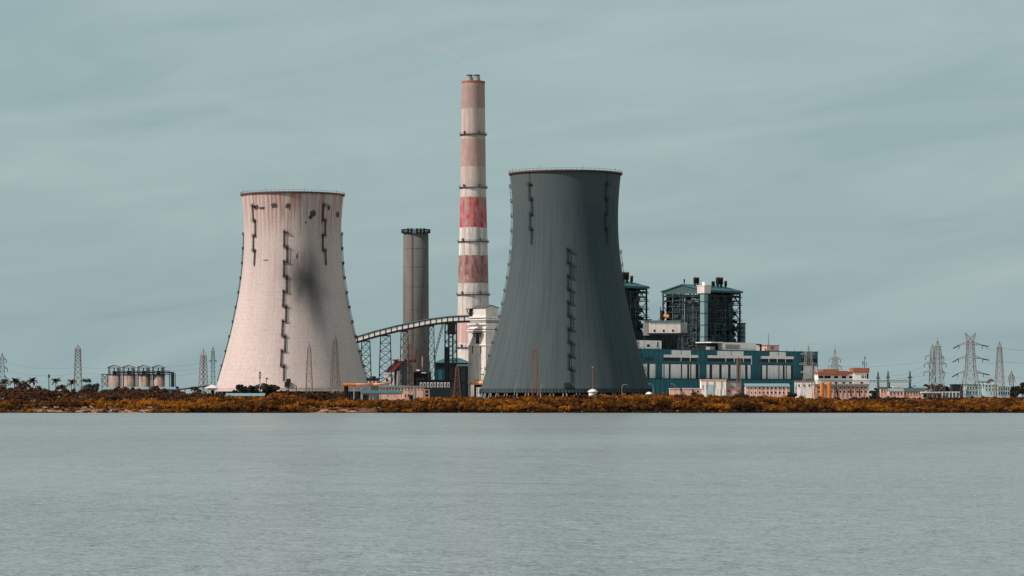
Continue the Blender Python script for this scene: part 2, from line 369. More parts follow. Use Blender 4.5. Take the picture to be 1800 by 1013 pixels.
# ------------------------------------------------------------------ cooling towers
def cooling_tower(name, label, cx, D, a, yt, b, ytop, ybot, mat, steel, upper, lower, seed):
    lw_ = (.17, .11)[seed]; pw_ = (1.6, 1.15)[seed]; of_ = (1.0, .7)[seed]
    k = D / F; root = thing(name, label, 'cooling tower', (X(cx, D), D, G), 0, 'cooling towers')
    zt, zb = Z(ytop, D) - G, Z(ybot, D) - G; z0 = Z(yt, D) - G; bb = b*k; aa = a*k
    r = lambda z: aa * math.sqrt(1 + ((z - z0)/bb)**2)
    zs = np.linspace(zb, zt, 72)
    outer = [(r(z), z) for z in zs]; inner = [(r(z) - .9, z) for z in zs[::-1]]
    obj('shell', MB().lathe(outer + inner, 160, True), mat, root, True)
    rim = MB().lathe([(r(zt)-.7, zt+.02),(r(zt)+.9, zt-.5),(r(zt)+.95, zt+.35),(r(zt)-.7, zt+.4)], 160, True)
    rp = obj('rim_walkway', rim, M['rust'], root)
    rail = MB()
    for i in range(72):
        t = 2*math.pi*i/72; c, s = math.cos(t), math.sin(t); q = r(zt)+.75
        rail.bar((q*c, q*s, zt+.3), (q*c, q*s, zt+1.5), .16)
        t2 = t + 2*math.pi/72
        rail.bar((q*c, q*s, zt+1.4), (q*math.cos(t2), q*math.sin(t2), zt+1.4), .12)
    obj('railing', rail, M['rust'], rp, kind='stuff')
    # lightning spikes
    for i in range(8):
        t = math.pi/4*i + .3; q = r(zt)
        obj('lightning_rod', MB().tube((q*math.cos(t), q*math.sin(t), zt), (q*math.cos(t), q*math.sin(t), zt+3.2), .12, .05, 5), M['rust'], root)
    obj('ring_beam', MB().lathe([(r(zb)-1.2, zb-.9),(r(zb)+.35, zb-.9),(r(zb)+.35, zb+.6),(r(zb)-1.2, zb+.6)], 160, True), mat, root)
    # raking legs in pairs
    NP = 42; rb = r(zb)-.3; rg = rb + 2.2
    lm = {}
    for sgn in (-1, 1):
        m = MB().tube((0, 0, 0), (0, 0, 1), (.34), (.34), 8)
        lo = obj('leg', m, M['greydark' if seed == 0 else 'grey'], root); lm[sgn] = lo.data; bpy.data.objects.remove(lo)
    for i in range(NP):
        t = 2*math.pi*(i+.35)/NP
        for sgn in (-1, 1):
            tt, tg = t + sgn*.014, t + sgn*.046
            p = Vector((rg*math.cos(tg), rg*math.sin(tg), -.2)); q = Vector((rb*math.cos(tt), rb*math.sin(tt), zb-.6))
            o = inst('leg', lm[sgn], root, p); o.rotation_mode = 'QUATERNION'
            o.rotation_quaternion = (q-p).to_track_quat('Z', 'Y'); o.scale = (1, 1, (q-p).length)
    obj('basin_wall', MB().lathe([(rg+2.2, -.3),(rg+2.2, 1.6),(rg+1.6, 1.6),(rg+1.6, -.3)], 96, True), M['greydark'], root)
    obj('fill_packing', MB().lathe([(.1, zb+1),(rb-2.2, zb+1),(rb-1.2, 0),(.1, 0)], 64), M['black'], root)
    # drip-edge stubs round the lower lip
    st = MB()
    for i in range(160):
        t = 2*math.pi*i/160; c, s = math.cos(t), math.sin(t); q = r(zb)+.55
        st.bar((q*c, q*s, zb-1.4), (q*c*.995, q*s*.995, zb+1.5), .26)
    if seed: obj('drip_edge', st, M['black'], root, kind='stuff')
    # caged ladders with landings
    def run(az, ya, yb, steps):
        z1, z2 = Z(ya, D) - G, Z(yb, D) - G; hs_ = (z1 - z2)/steps
        for i in range(steps):
            za, zc = z1 - i*hs_, z1 - (i+1)*hs_; off = (1 if i % 2 else -1) * of_
            t = R(az) + off / r(za); tx, ty = math.cos(t), math.sin(t)       # tangent
            nx, ny = math.sin(t), -math.cos(t)                                # outward (0 = towards the water)
            lad = MB()
            def P(z, o, w): q = r(z) + o; return (nx*q + tx*w, ny*q + ty*w, z)
            for w, o in ((-.42,.25),(.42,.25),(-.5,.75),(.5,.75),(0,1.15)):
                lad.bar(P(za+.9, o, w), P(zc, o, w), lw_)
            zz = zc
            while zz < za+.9:
                lad.bar(P(zz, .25, -.42), P(zz, .25, .42), .14)
                lad.bar(P(zz, .75, -.5), P(zz, 1.15, 0), .14); lad.bar(P(zz, 1.15, 0), P(zz, .75, .5), .14); zz += 1.1
            obj('ladder', lad, steel, root)
            t = R(az); tx, ty = math.cos(t), math.sin(t); nx, ny = math.sin(t), -math.cos(t)
            pl = MB(); z = za
            q0, q1 = r(z)-.3, r(z)+1.35
            vs = [(nx*q + tx*w, ny*q + ty*w, z + h) for h in (-.3, .05) for q, w in ((q0,-pw_),(q1,-pw_),(q1,pw_),(q0,pw_))]
            pl.add(vs, [(3,2,1,0),(4,5,6,7),(0,1,5,4),(1,2,6,5),(2,3,7,6),(3,0,4,7)])
            c = lambda q, w, h: (nx*q + tx*w, ny*q + ty*w, z + h)
            for w in (-pw_, 0, pw_): pl.bar(c(q1, w, 0), c(q1, w, 1.2), .16)
            pl.bar(c(q1, -pw_, 1.2), c(q1, pw_, 1.2), .14)
            for w in (-pw_, pw_): pl.bar(c(q0, w, 1.2), c(q1, w, 1.2), .14); pl.bar(c(q0, w, -1.6), c(q1, w, -.2), .2)
            obj('landing', pl, steel, root)
        if ya > ytop + 30:
            return
        t = R(az); nx, ny = math.sin(t), -math.cos(t); q = r(z1)
        obj('rail_wire', MB().bar((nx*(r(zt)+.3), ny*(r(zt)+.3), zt), (nx*(q+.3), ny*(q+.3), z1), .18), steel, root)
    for az in upper: run(az, ytop + 22, ytop + 126, 4)
    for az in lower: run(az, lower_top[seed], ybot - 16, 10)
    obj('access_hut', MB().box(-1.6, 1.6, -r(zb+6)-2.6, -r(zb+6)+1, zb+2, zb+5.2), steel, root)
    return root
lower_top = {0: 412, 1: 443}
cooling_tower('cooling_tower', 'pale weathered cooling tower with a black soot patch', 514.5, 2121, 85, 415, 219, 343.3, 686, M['tower_light'], M['black'], (-47, 43, 133, 223), (-4, -92, 88, 180), 0)
cooling_tower('cooling_tower', 'dark grey concrete cooling tower beside the striped chimney', 994, 1919, 92.5, 385, 237, 306.3, 688, M['tower_dark'], M['steel'], (-41, 48, 133, 223, -88), (2, 88, -93, 180), 1)

# ------------------------------------------------------------------ chimneys
D = 2710; k = D/F
ch = thing('chimney', 'tall tapering chimney with faded red and white bands and two flues', 'chimney', (X(832, D), D, G))
zc = lambda y: Z(y, D) - G
pr = [(34, 690),(30.5, 640),(28.5, 600),(27, 517),(25, 425),(22.4, 330),(21.2, 237),(20.2, 145)]
hwid = lambda y: float(np.interp(y, [p[1] for p in pr][::-1], [p[0] for p in pr][::-1])) * k
ys = list(range(145, 716, 6)) + [716]
obj('shaft', MB().lathe([(hwid(y), zc(y)) for y in ys[::-1]] + [(hwid(145)-1.5, zc(145)), (hwid(145)-1.5, zc(160)), (.1, zc(160))], 64), M['chimney'], ch, True)
obj('crown', MB().lathe([(hwid(145)+.25, zc(147)),(hwid(145)+.3, zc(143.4)),(hwid(145)-2, zc(142.8)),(.1, zc(142.8))], 64), M['brick'], ch)
for y in (237, 330, 425, 518, 611):
    q = hwid(y); p = MB().lathe([(q-.2, zc(y)-.35),(q+1.5, zc(y)-.35),(q+1.5, zc(y)+.1),(q-.2, zc(y)+.1)], 48, True)
    for i in range(28):
        t = 2*math.pi*i/28; c, s = math.cos(t), math.sin(t)
        p.bar((c*(q+1.4), s*(q+1.4), zc(y)), (c*(q+1.4), s*(q+1.4), zc(y)+1.3), .16)
        p.bar((c*q, s*q, zc(y)-1.5), (c*(q+1.4), s*(q+1.4), zc(y)-.2), .2)
    p.lathe([(q+1.35, zc(y)+1.2),(q+1.5, zc(y)+1.2),(q+1.5, zc(y)+1.34),(q+1.35, zc(y)+1.34)], 48, True)
    pf = obj('platform', p, M['steel'], ch)
    for a in (-.75, .5):
        q2 = q+.9; obj('warning_lamp', MB().box(q2*math.sin(a)-.5, q2*math.sin(a)+.5, -q2*math.cos(a)-.5, -q2*math.cos(a)+.5, zc(y)+.1, zc(y)+2.6), M['steel'], pf)
for px, rr in ((825.5, 5.6), (838, 5.9)):
    x = (px-832)*k; q = rr*k
    f = MB().lathe([(q*1.12, zc(142.9)),(q*1.0, zc(138)),(q*.86, zc(134)),(q*.92, zc(133.5)),(q*.92, zc(132)),(q*.7, zc(132)),(q*.7, zc(136)),(.05, zc(136))], 24, cx=x, cy=-1)
    fo = obj('flue', f, M['grey'], ch, True)
    obj('flue_cap', MB().lathe([(q*.99, zc(133.6)),(q*1.0, zc(131.9)),(q*.72, zc(131.8)),(q*.72, zc(133.6))], 24, True, cx=x, cy=-1), M['rust'], fo)
lad = MB()
for w in (-.5, .5): lad.bar((w+5, -hwid(145)-.25, zc(145)), (w+7, -hwid(690)-.2, zc(690)), .16)
obj('ladder', lad, M['steelbuff'], ch)

D2 = 2600; k2 = D2/F
c2 = thing('chimney', 'short unfinished grey concrete chimney with a scaffold crown', 'chimney', (X(731, D2), D2, G))
z2 = lambda y: Z(y, D2) - G
t = NT('raw_grey_chimney_concrete'); sep = t.n('ShaderNodeSeparateXYZ'); t.l(t.tc.outputs['Object'], sep.inputs[0])
c = t.mix(t.rng(t.noise((.15,.15,.04), 1, 4), .35, .65), (.150,.140,.132), (.115,.112,.108))
c = t.mix(t.math('MULTIPLY', t.rng(t.math('PINGPONG', t.math('MULTIPLY', sep.outputs[2], .8), 1.0), .8, .98), .35), c, (.07,.07,.07))
c = t.mix(t.rng(t.math('ADD', sep.outputs[2], t.math('MULTIPLY', t.noise((.2,.2,.02), 1, 3), 30)), 78, 40, 0, .7), c, (.055,.056,.057))
c = t.mix(t.rng(t.noise((.5,.5,.02), 1, 4), .5, .7, 0, .5), c, (.08,.065,.058))
M['rawchim'] = t.fin(c, .9, 0, .15)
obj('shaft', MB().lathe([(24*k2, 0),(22.8*k2, z2(560)),(22.2*k2, z2(412)),(21*k2, z2(411.5)),(20.4*k2, z2(411.5)),(20.4*k2, z2(425)),(.1, z2(425))], 56), M['rawchim'], c2, True)
lad = MB()
for w in (-.4, .4): lad.bar((w-3, -22.6*k2, z2(413)), (w-3, -24.2*k2, 2), .14)
for i in range(60): lad.bar((-3.4, -22.65*k2 - i*.0125*k2*2, z2(413)-i*2.1), (-2.6, -22.65*k2 - i*.0125*k2*2, z2(413)-i*2.1), .1)
obj('ladder', lad, M['black'], c2)
for y in (438, 470, 505, 545, 590): q = float(np.interp(y, [412, 560, 716], [22.2, 22.8, 24]))*k2; obj('lift_joint', MB().lathe([(q-.1, z2(y)-.2),(q+.1, z2(y)-.2),(q+.1, z2(y)+.2),(q-.1, z2(y)+.2)], 56, True), M['rawchim'], c2)
cw = MB()
for rr in (21.4, 25.4):
    for zz in (z2(409.5), z2(404)):
        cw.lathe([(rr*k2-.15, zz-.2),(rr*k2+.15, zz-.2),(rr*k2+.15, zz+.2),(rr*k2-.15, zz+.2)], 40, True)
for i in range(40):
    t0 = 2*math.pi*i/40; t1 = 2*math.pi*(i+1)/40; q = 25.4*k2; p = 21.4*k2
    A = lambda t, q, z: (q*math.cos(t), q*math.sin(t), z)
    cw.bar(A(t0, q, z2(409.5)), A(t1, q, z2(404)), .25); cw.bar(A(t1, q, z2(409.5)), A(t0, q, z2(404)), .25)
    cw.bar(A(t0, p, z2(411)), A(t0, q, z2(408)), .3); cw.bar(A(t0, p, z2(404)), A(t0, q, z2(404)), .25)
obj('scaffold_ring', cw, M['black'], c2, kind='stuff')
obj('scaffold_deck', MB().lathe([(20*k2, z2(409.6)),(25.2*k2, z2(409.6)),(25.2*k2, z2(409.1)),(20*k2, z2(409.1))], 40, True), M['black'], c2)
for px in (-13, -7, 3, 9, 15):
    obj('winch_box', MB().box((px-1.8)*k2, (px+1.8)*k2, -20.5*k2, -16*k2, z2(411), z2(402.6)), M['black'], c2)

# ------------------------------------------------------------------ lattice structures
def lattice(root, prof, panels, leg_w, br_w, mat, mat_br=None, faces=4, depth=1.0, horiz=True):
    """four tapering legs (each its own part) and the X bracing between them. prof: [(z, halfwidth)]"""
    zs = [p[0] for p in prof]; hw = lambda z: float(np.interp(z, zs, [p[1] for p in prof]))
    for a, b in ((-1,-1),(1,-1),(1,1),(-1,1)):
        m = MB()
        for (za, ha), (zb, hb) in zip(prof[:-1], prof[1:]):
            m.bar((a*ha, b*ha*depth, za), (a*hb, b*hb*depth, zb), leg_w)
        obj('leg', m, mat, root)
    br = MB(); lv = panels if not isinstance(panels, int) else list(np.linspace(zs[0], zs[-1], panels+1))
    cs = ((-1,-1),(1,-1),(1,1),(-1,1))
    for za, zb in zip(lv[:-1], lv[1:]):
        ha, hb = hw(za), hw(zb)
        for i in range(4):
            p, q = cs[i], cs[(i+1) % 4]
            P = lambda c, h, z: (c[0]*h, c[1]*h*depth, z)
            br.bar(P(p, ha, za), P(q, hb, zb), br_w); br.bar(P(q, ha, za), P(p, hb, zb), br_w)
            if horiz: br.bar(P(p, hb, zb), P(q, hb, zb), br_w)
    obj('bracing', br, mat_br or mat, root, kind='stuff')
    return hw
def geo_levels(z0, z1, n, ratio=.86):
    w = [ratio**i for i in range(n)]; s = sum(w); out = [z0]
    for a in w: out.append(out[-1] + (z1-z0)*a/s)
    return out
def pylon(name, label, cat, px, D, ytop, hwb, hwt, ybody, mat, arms=(), n=9, lw=.34, bw=.2, yaw=0, group=None, waist=None, peak='spike', ins=True, armmat=None, droop=0.0, strain=0):
    lw *= .8; bw *= .8
    k = D/F; root = thing(name, label, cat, (X(px, D), D, G), R(yaw), group)
    zb = Z(ybody, D) - G; zt = Z(ytop, D) - G
    prof = [(-.3, hwb*k)]
    if waist: prof.append((Z(waist[0], D) - G, waist[1]*k))
    prof.append((zb, hwt*k))
    hw = lattice(root, prof, geo_levels(0, zb, n), lw, bw, mat)
    h = hw(zb)
    if peak == 'spike':
        m = MB()
        for a, b in ((-1,-1),(1,-1),(1,1),(-1,1)): m.bar((a*h, b*h, zb), (0, 0, zb + (zt-zb)*.7), lw*.8)
        m.bar((0,0,zb), (0,0,zt), lw*.8); obj('peak', m, mat, root)
    elif peak == 'horns':
        m = MB()
        for a in (-1, 1):
            for b in (-1, 1): m.bar((a*h, b*h, zb), (a*h*1.9, 0, zt), lw); m.bar((-a*h, b*h, zb), (a*h*1.9, 0, zt), lw*.7)
        obj('peak', m, mat, root)
    am = armmat or mat
    for ya, half, *side in arms:
        z = Z(ya, D) - G; w = half*k; hh = hw(z)
        for a in (side[0] if side else (-1, 1)):
            m = MB()
            for b in (-1, 1):
                m.bar((a*hh, b*hh, z), (a*w, 0, z - droop*k), lw*.9); m.bar((a*hh, b*hh, z+1.6), (a*w, 0, z - droop*k + .2), lw*.7)
            for i in range(1, 4):
                f = i/4; xx = a*(hh + (w-hh)*f); yy = hh*(1-f)
                m.bar((xx, -yy, z - droop*k*f), (xx, yy, z - droop*k*f), bw); m.bar((xx, -yy, z - droop*k*f), (xx, -yy, z+1.6*(1-f) - droop*k*f), bw)
            ar = obj('cross_arm', m, am, root)
            if ins:
                s = MB(); s.tube((a*w, 0, z - droop*k), (a*w, 0, z - droop*k - 2.4), .16, .16, 6)
                for j in range(4): s.tube((a*w, 0, z - droop*k - .5 - j*.5), (a*w, 0, z - droop*k - .65 - j*.5), .34, .34, 8)
                obj('insulator', s, M['steel'], ar)
                if strain: obj('strain_insulator', MB().tube((a*w, 0, z - droop*k), (a*(w + strain*k), -1, z - droop*k - (6 if a < 0 else 2.5)*k), .34, .34, 8), M['black'], ar)
    return root

PG = 'transmission pylons'
pylon('transmission_pylon', 'pale steel pylon in front of the teal hall right end', 'pylon', 1421, 2150, 604, 13, 4.5, 618, M['steelpale'], ((623, 14), (641, 17), (655, 14)), 8, .32, .17, 12, PG, (660, 7))
pylon('transmission_pylon', 'pylon rising behind the red-brown parapet of the office block', 'pylon', 1467.5, 2480, 606, 12, 3, 628, M['steelpale'], ((632, 11), (645, 13)), 8, .34, .22, 20, PG, (660, 6))
pylon('transmission_pylon', 'dark narrow pylon with rust-red plates left of the widest pylon', 'pylon', 1648, 1990, 595, 13, 4.4, 609, M['steelbuff'], ((629, 12), (640, 16), (656, 14)), 9, .28, .18, 15, PG, (655, 7), 'spike', True, M['steelrust'])
pylon('transmission_pylon', 'slim pylon standing just behind the narrow rust-plated one', 'pylon', 1639, 2140, 603, 9, 3, 615, M['steel'], ((627, 12, (-1,)), (640, 14, (-1,)), (655, 15, (-1,))), 10, .26, .16, -10, PG, (660, 5))
pylon('transmission_pylon', 'widest pylon at right with three drooping pairs of arms', 'pylon', 1706, 2010, 585, 20, 5, 600, M['steelbuff'], ((606, 21), (630, 22), (656, 23)), 9, .32, .20, 8, PG, (650, 8), 'horns', True, M['steelrust'], 1.0, 11)
pylon('transmission_pylon', 'bare tapering lattice tower above the pale blue building', 'pylon', 1757, 2080, 598, 9.5, 3.2, 610, M['steelbuff'], (), 9, .28, .19, 6, PG)
pylon('transmission_pylon', 'small distant pylon at the right edge by the trees', 'pylon', 1778, 2700, 650, 6, 2, 657, M['steelbuff'], ((662, 5), (668, 6)), 7, .3, .2, 0, PG)
pylon('transmission_pylon', 'pylon cut by the left edge of the picture', 'pylon', 4, 2150, 619, 9, 2.4, 628, M['steel'], ((633, 7), (648, 9), (665, 8)), 9, .32, .2, 10, PG, (655, 4))
pylon('transmission_pylon', 'tall lattice pylon left of the four silos', 'pylon', 137, 2000, 604, 8, 4.6, 614, M['steelbuff'], (), 11, .32, .2, 14, PG, (650, 5.4))
pylon('transmission_pylon', 'pale twin-peaked pylon left of the pale cooling tower', 'pylon', 357.5, 2250, 611, 7, 3.8, 625, M['steelbuff'], (), 10, .34, .22, 45, PG)
pylon('transmission_pylon', 'dark pylon with a cross platform against the pale tower edge', 'pylon', 374.5, 2240, 608, 4.5, 2.4, 618, M['black'], ((636, 7),), 12, .34, .26, 5, PG, None, 'spike', False)
pylon('transmission_pylon', 'brown pylon before the pale tower, next to its ladder', 'pylon', 543.5, 1990, 602, 7, 2.8, 612, M['steelbuff'], (), 8, .26, .16, 10, PG)
pylon('transmission_pylon', 'brown pylon before the pale tower, nearer its right edge', 'pylon', 589, 1960, 587, 10, 3.2, 598, M['steelbuff'], (), 8, .26, .16, 20, PG, (650, 5.4))
pylon('transmission_pylon', 'rust-red pylon in front of the dark cooling tower', 'pylon', 941, 1850, 607, 6.5, 3.2, 616, M['steelrust'], (), 8, .24, .14, 8, PG)
pylon('transmission_pylon', 'rusty pylon before the teal-roofed coal shed', 'pylon', 803.5, 2000, 640, 7.5, 2.5, 648, M['steelrust'], (), 6, .2, .12, 8, PG)
pylon('lattice_mast', 'slim rusty lattice mast in front of the teal hall', 'mast', 1298.5, 2120, 627, 3.2, 2.8, 632, M['steelbuff'], (), 14, .24, .14, 20)

# ------------------------------------------------------------------ conveyor gallery and trestles
D = 2300; k = D/F
cl = [(560,619),(600,606.5),(627,597.5),(660,587.5),(700,577.5),(755,566.5),(790,562),(826,560.5)]
cy_ = lambda px: float(np.interp(px, [p[0] for p in cl], [p[1] for p in cl]))
gal = thing('conveyor_gallery', 'covered coal conveyor bridge with white panels climbing between towers', 'conveyor', (X(560, D), D, G))
W = 3.0
def gp(px, dy=0.0): return (px-560)*k, Z(cy_(px), D) - G - dy*k
def seg(m, pa, pb, d0, d1, y0, y1):
    xa, za = gp(pa); xb, zb = gp(pb)
    m.add([(xa,y0,za-d0*k),(xb,y0,zb-d0*k),(xb,y1,zb-d0*k),(xa,y1,za-d0*k),(xa,y0,za-d1*k),(xb,y0,zb-d1*k),(xb,y1,zb-d1*k),(xa,y1,za-d1*k)],
          [(3,2,1,0),(4,5,6,7),(0,1,5,4),(1,2,6,5),(2,3,7,6),(3,0,4,7)])
bays = [560 + 9.85*i for i in range(28)]; bays[-1] = 826
for i, (a, b) in enumerate(zip(bays[:-1], bays[1:])):
    m = MB(); seg(m, a+.9, b-.9, -3.2, 3.0, -W, -W+.25); obj('panel', m, M['whiteclean'], gal)
    m = MB(); seg(m, a+.9, b-.9, -3.2, 3.0, W-.25, W); obj('panel', m, M['whiteclean'], gal)
    m = MB(); seg(m, a-.75, a+.75, -5.2, 4.4, -W-.15, W+.15); obj('frame', m, M['black'], gal)
    m = MB()
    xa, za = gp(a, -4.9); xb, zb = gp(b, -4.9)
    m.add([(xa,-W-.5,za),(xb,-W-.5,zb),(xb,0,zb+.7),(xa,0,za+.7),(xb,W+.5,zb),(xa,W+.5,za)], [(0,1,2,3),(3,2,4,5),(0,3,5),(1,4,2),(0,5,4,1)])
    obj('roof_sheet', m, M['tealmid'], gal)
m = MB()
for a, b in zip(bays[:-1], bays[1:]): seg(m, a, b, 3.2, 6.4, -W-.3, W+.3)
obj('deck', m, M['black'], gal)
m = MB()
for a, b in zip(bays[:-1], bays[1:]): seg(m, a, b, -5.0, -3.3, -W-.08, -W+.2)
obj('eaves_beam', m, M['steel'], gal)

def trestle(label, px, hb, ht, n, dark=False, D=2300, top=None, lw=.5, bw=.3, depth=.8):
    kk = D/F; root = thing('conveyor_trestle', label, 'trestle', (X(px, D), D, G), 0, 'conveyor trestles')
    zt = Z(top if top else cy_(px)+6.6, D) - G
    lattice(root, [(-.3, hb*kk), (zt, ht*kk)], n, lw, bw, M['black' if dark else 'steel'], None, 4, depth)
    obj('cap_beam', MB().box(-ht*kk-.4, ht*kk+.4, -2.6, 2.6, zt-.7, zt-.05), M['black'], root)
    return root
trestle('conveyor trestle nearest the pale cooling tower', 643, 11.5, 7, 9)
trestle('wide conveyor trestle standing clear against the sky', 677.5, 12.5, 8.5, 9)
trestle('conveyor trestle in front of the short chimney left edge', 711, 9, 6, 9)
trestle('conveyor trestle just right of the short chimney', 758.5, 7, 4, 10)
rt = trestle('heavy dark conveyor trestle beside the striped chimney', 792.5, 11, 10, 9, True, lw=.8, bw=.42)
for px in (-3.5, 3.5): obj('column', MB().box(px*k-.5, px*k+.5, -3, 3, 0, Z(572, D)-G), M['black'], rt)
obj('hopper', MB().box(-2.4, 3.4, -3.4, 3, Z(588, D)-G, Z(570, D)-G), M['black'], rt)
obj('lift_cage', MB().box(-10*k, -5*k, -3.4, 3.4, 14, Z(610, D)-G), M['tealdark'], rt)
pst = thing('raking_prop', 'pair of raking lattice props leaning under the conveyor', 'prop', (X(765, D), D, G))
for yy in (-2.2, 2.2):
    m = MB(); a = Vector((0, yy, Z(628, D)-G)); b = Vector((15*k, yy, Z(569, D)-G)); o = Vector((2.6*k, 0, 0))
    m.bar(a, b, .35); m.bar(a-o, b-o, .35)
    for i in range(10):
        f, g = i/10, (i+1)/10; m.bar(a.lerp(b, f), (a-o).lerp(b-o, g), .2)
    m.bar((0, yy, 0), a, .5)
    obj('prop', m, M['steel'], pst)

# ------------------------------------------------------------------ transfer tower (white, turned 45 degrees)
D = 2300; k = D/F
tw = thing('transfer_tower', 'tall white coal transfer tower between chimney and dark tower', 'tower', (X(853.8, D), D, G), R(45))
zz = lambda y: Z(y, D) - G
LX, LY = 13.2, 18.2
obj('shaft', MB().box(0, LX, 0, LY, zz(669), zz(607)), M['white'], tw)
obj('upper_storey', MB().box(-.25, LX+.25, -.25, LY+.25, zz(606), zz(581)), M['white'], tw)
obj('bunker_storey', MB().box(.6, LX, .6, LY-.6, zz(581), zz(556.5)), M['whiteclean'], tw)
for ya, yb, o in ((607.4, 605.6, .9), (582.2, 580, 1.1), (578.0, 576.4, .7), (570.4, 568.4, 1.1), (562.6, 561, .5), (558.4, 556.2, 1.3)):
    obj('floor_ledge', MB().box(-o, LX+o*.6, -o, LY+o*.8, zz(ya), zz(yb)), M['whiteclean'], tw)
for ya, yb in ((580, 578), (568.4, 562.6)):
    obj('wall_band', MB().box(-.1, LX+.2, -.1, LY+.2, zz(ya), zz(yb)), M['grey'], tw)
ht, hp = zz(541), zz(537)
obj('head_house', MB().prism([(0, zz(556.2)),(LX, zz(556.2)),(LX, ht),(LX*.42, hp),(0, ht-.2)], 0, LY-4.5), M['white'], tw)
obj('roof', MB().prism([(-.5, ht-.4),(LX*.42, hp),(LX+.5, ht-.3),(LX+.5, ht+.2),(LX*.42, hp+.55),(-.5, ht+.1)], -.4, LY-4.2), M['greydark'], tw)
obj('loading_bay', MB().box(.3, LX-1, LY-4.5, LY-.4, zz(556.2), zz(543)), M['black'], tw)
obj('bay_roof', MB().box(-1.6, LX, LY-4.7, LY+1.2, zz(543), zz(541.8)), M['black'], tw)
for yy in (LY-.6, LY-4.4):
    obj('bracket', MB().bar((-.1, yy, zz(552)), (-2.4, yy, zz(543)), .5), M['black'], tw)
for yy in (9.0, 4.2): pass
w = obj('window_strip', MB().box(-.6, .5, 6.6, 9.6, zz(604), zz(586)), M['glass'], tw)
for yy in (5.4, 11.0):
    obj('bracket', MB().bar((-.3, yy, zz(593)), (-1.7, yy + (1 if yy > 8 else -1), zz(586)), .5), M['black'], w)
obj('canopy', MB().box(-1.9, -.2, 3.6, 12.8, zz(586.4), zz(585)), M['black'], tw)
for yy in (4.6, 13.6): obj('wall_slot', MB().box(-.12, .3, yy, yy+.9, zz(621), zz(608.5)), M['glass'], tw)
for yy, za, zb_ in ((1.8, 659, 657.6), (15, 640, 639), (3, 648, 647.4)): obj('wall_mark', MB().box(-.1, .3, yy, yy+2.8, zz(za), zz(zb_)), M['steel'], tw)
for x in (.6, LX-.6):
    for y in (.7, 6.2, 11.8, LY-.7): obj('column', MB().box(x-.55, x+.55, y-.55, y+.55, 0, zz(668.9)), M['white' if y > 17 else 'greydark'], tw)
obj('base_core', MB().box(3, LX-2, 3, LY-3, 0, zz(669.2)), M['black'], tw)
obj('rusty_duct', MB().tube((-.6, 1, zz(673)), (-.6, LY-5.5, zz(673)), 1.5, 1.5, 14), M['orangepale'], tw)
obj('rusty_duct', MB().tube((-.6, LY-4.2, zz(673)), (-.6, LY-1.4, zz(673)), 1.5, 1.5, 14), M['orangepale'], tw)
obj('control_box', MB().box(-2, 1.2, 5, 8, 0, zz(681)), M['whiteclean'], tw)
obj('drainpipe', MB().tube((-.25, LY-.6, 0), (-.25, LY-.6, zz(607)), .22, .22, 8), M['whiteclean'], tw)

# ------------------------------------------------------------------ turbine hall (45 degrees)
H0 = (X(1110, 2400), 2400)
def hs_(px):
    q = (px-900)/F; return (q*H0[1] - H0[0]) / (1 - q) / math.cos(R(45))
hall = thing('turbine_hall', 'long teal turbine hall with pale panels and dark slit windows', 'building', (H0[0], H0[1], G), R(45))
g = lambda z: z - G
S1 = hs_(1437.5)
obj('wall', MB().box(-22, S1, 0, 42, 0, g(45.4)), M['teal'], hall)
obj('parapet', MB().box(-22.2, S1+.25, -.25, 42.2, g(45.4), g(46.0)), M['tealmid'], hall)
obj('wall_band', MB().box(-22, S1+.1, -.3, 0, g(34.6), g(35.0)), M['tealmid'], hall)
obj('annexe', MB().box(-22, S1-4, -6, 0, 0, g(22.8)), M['teal'], hall)
obj('annexe_roof', MB().box(-22.2, S1-3.7, -6.4, 0, g(22.8), g(23.3)), M['tealdark'], hall)
def fbox(name, p0, p1, z0, z1, out, mat, parent=hall, inn=0.0):
    return obj(name, MB().box(hs_(p0), hs_(p1), -out, -inn, g(z0), g(z1)), mat, parent)
for blk, strip, divs in (((1180, 1213.5), (1166, 1226), (1196.3, 1212.5)), ((1260.5, 1306), (1243, 1320), (1275, 1290, 1306)), ((1352.5, 1380.5), (1337, 1393.5), (1351, 1365.5, 1380))):
    mid = (blk[0]+blk[1])/2 + (1 if blk[0] > 1240 else -.4)
    fbox('upper_panel', blk[0], mid-.5, 41.2, 45.2, .55, M['whiteclean']); fbox('upper_panel', mid+.9, blk[1], 41.2, 45.2, .55, M['whiteclean'])
    fbox('canopy', strip[0], strip[1], 39.6, 41.7, .8, M['whiteclean'])
    ed = [strip[0], *divs, strip[1]]
    for a, b in zip(ed[:-1], ed[1:]):
        wn_ = fbox('window', a+.5, b-.5, 37.0, 39.4, .12, M['glass'])
        for q in (.33, .66): fbox('mullion', a+(b-a)*q-.12, a+(b-a)*q+.12, 37.0, 39.4, .22, M['steel'], wn_, .12)
    for dv in divs: fbox('pier', dv-.45, dv+.45, 36.8, 39.6, .6, M['whiteclean'])
fbox('pier', 1319.3, 1320.2, 34.8, 39.6, .9, M['whiteclean'])
lv = fbox('louvre', 1134, 1148, 36.8, 39.6, .2, M['tealdark'])
for i in range(5): fbox('slat', 1134.3, 1147.7, 37+i*.5, 37.25+i*.5, .34, M['tealmid'], lv, .2)
fbox('louvre', 1410, 1437, 37.2, 40.2, .2, M['tealdark'])
Wp, Gp = [], []
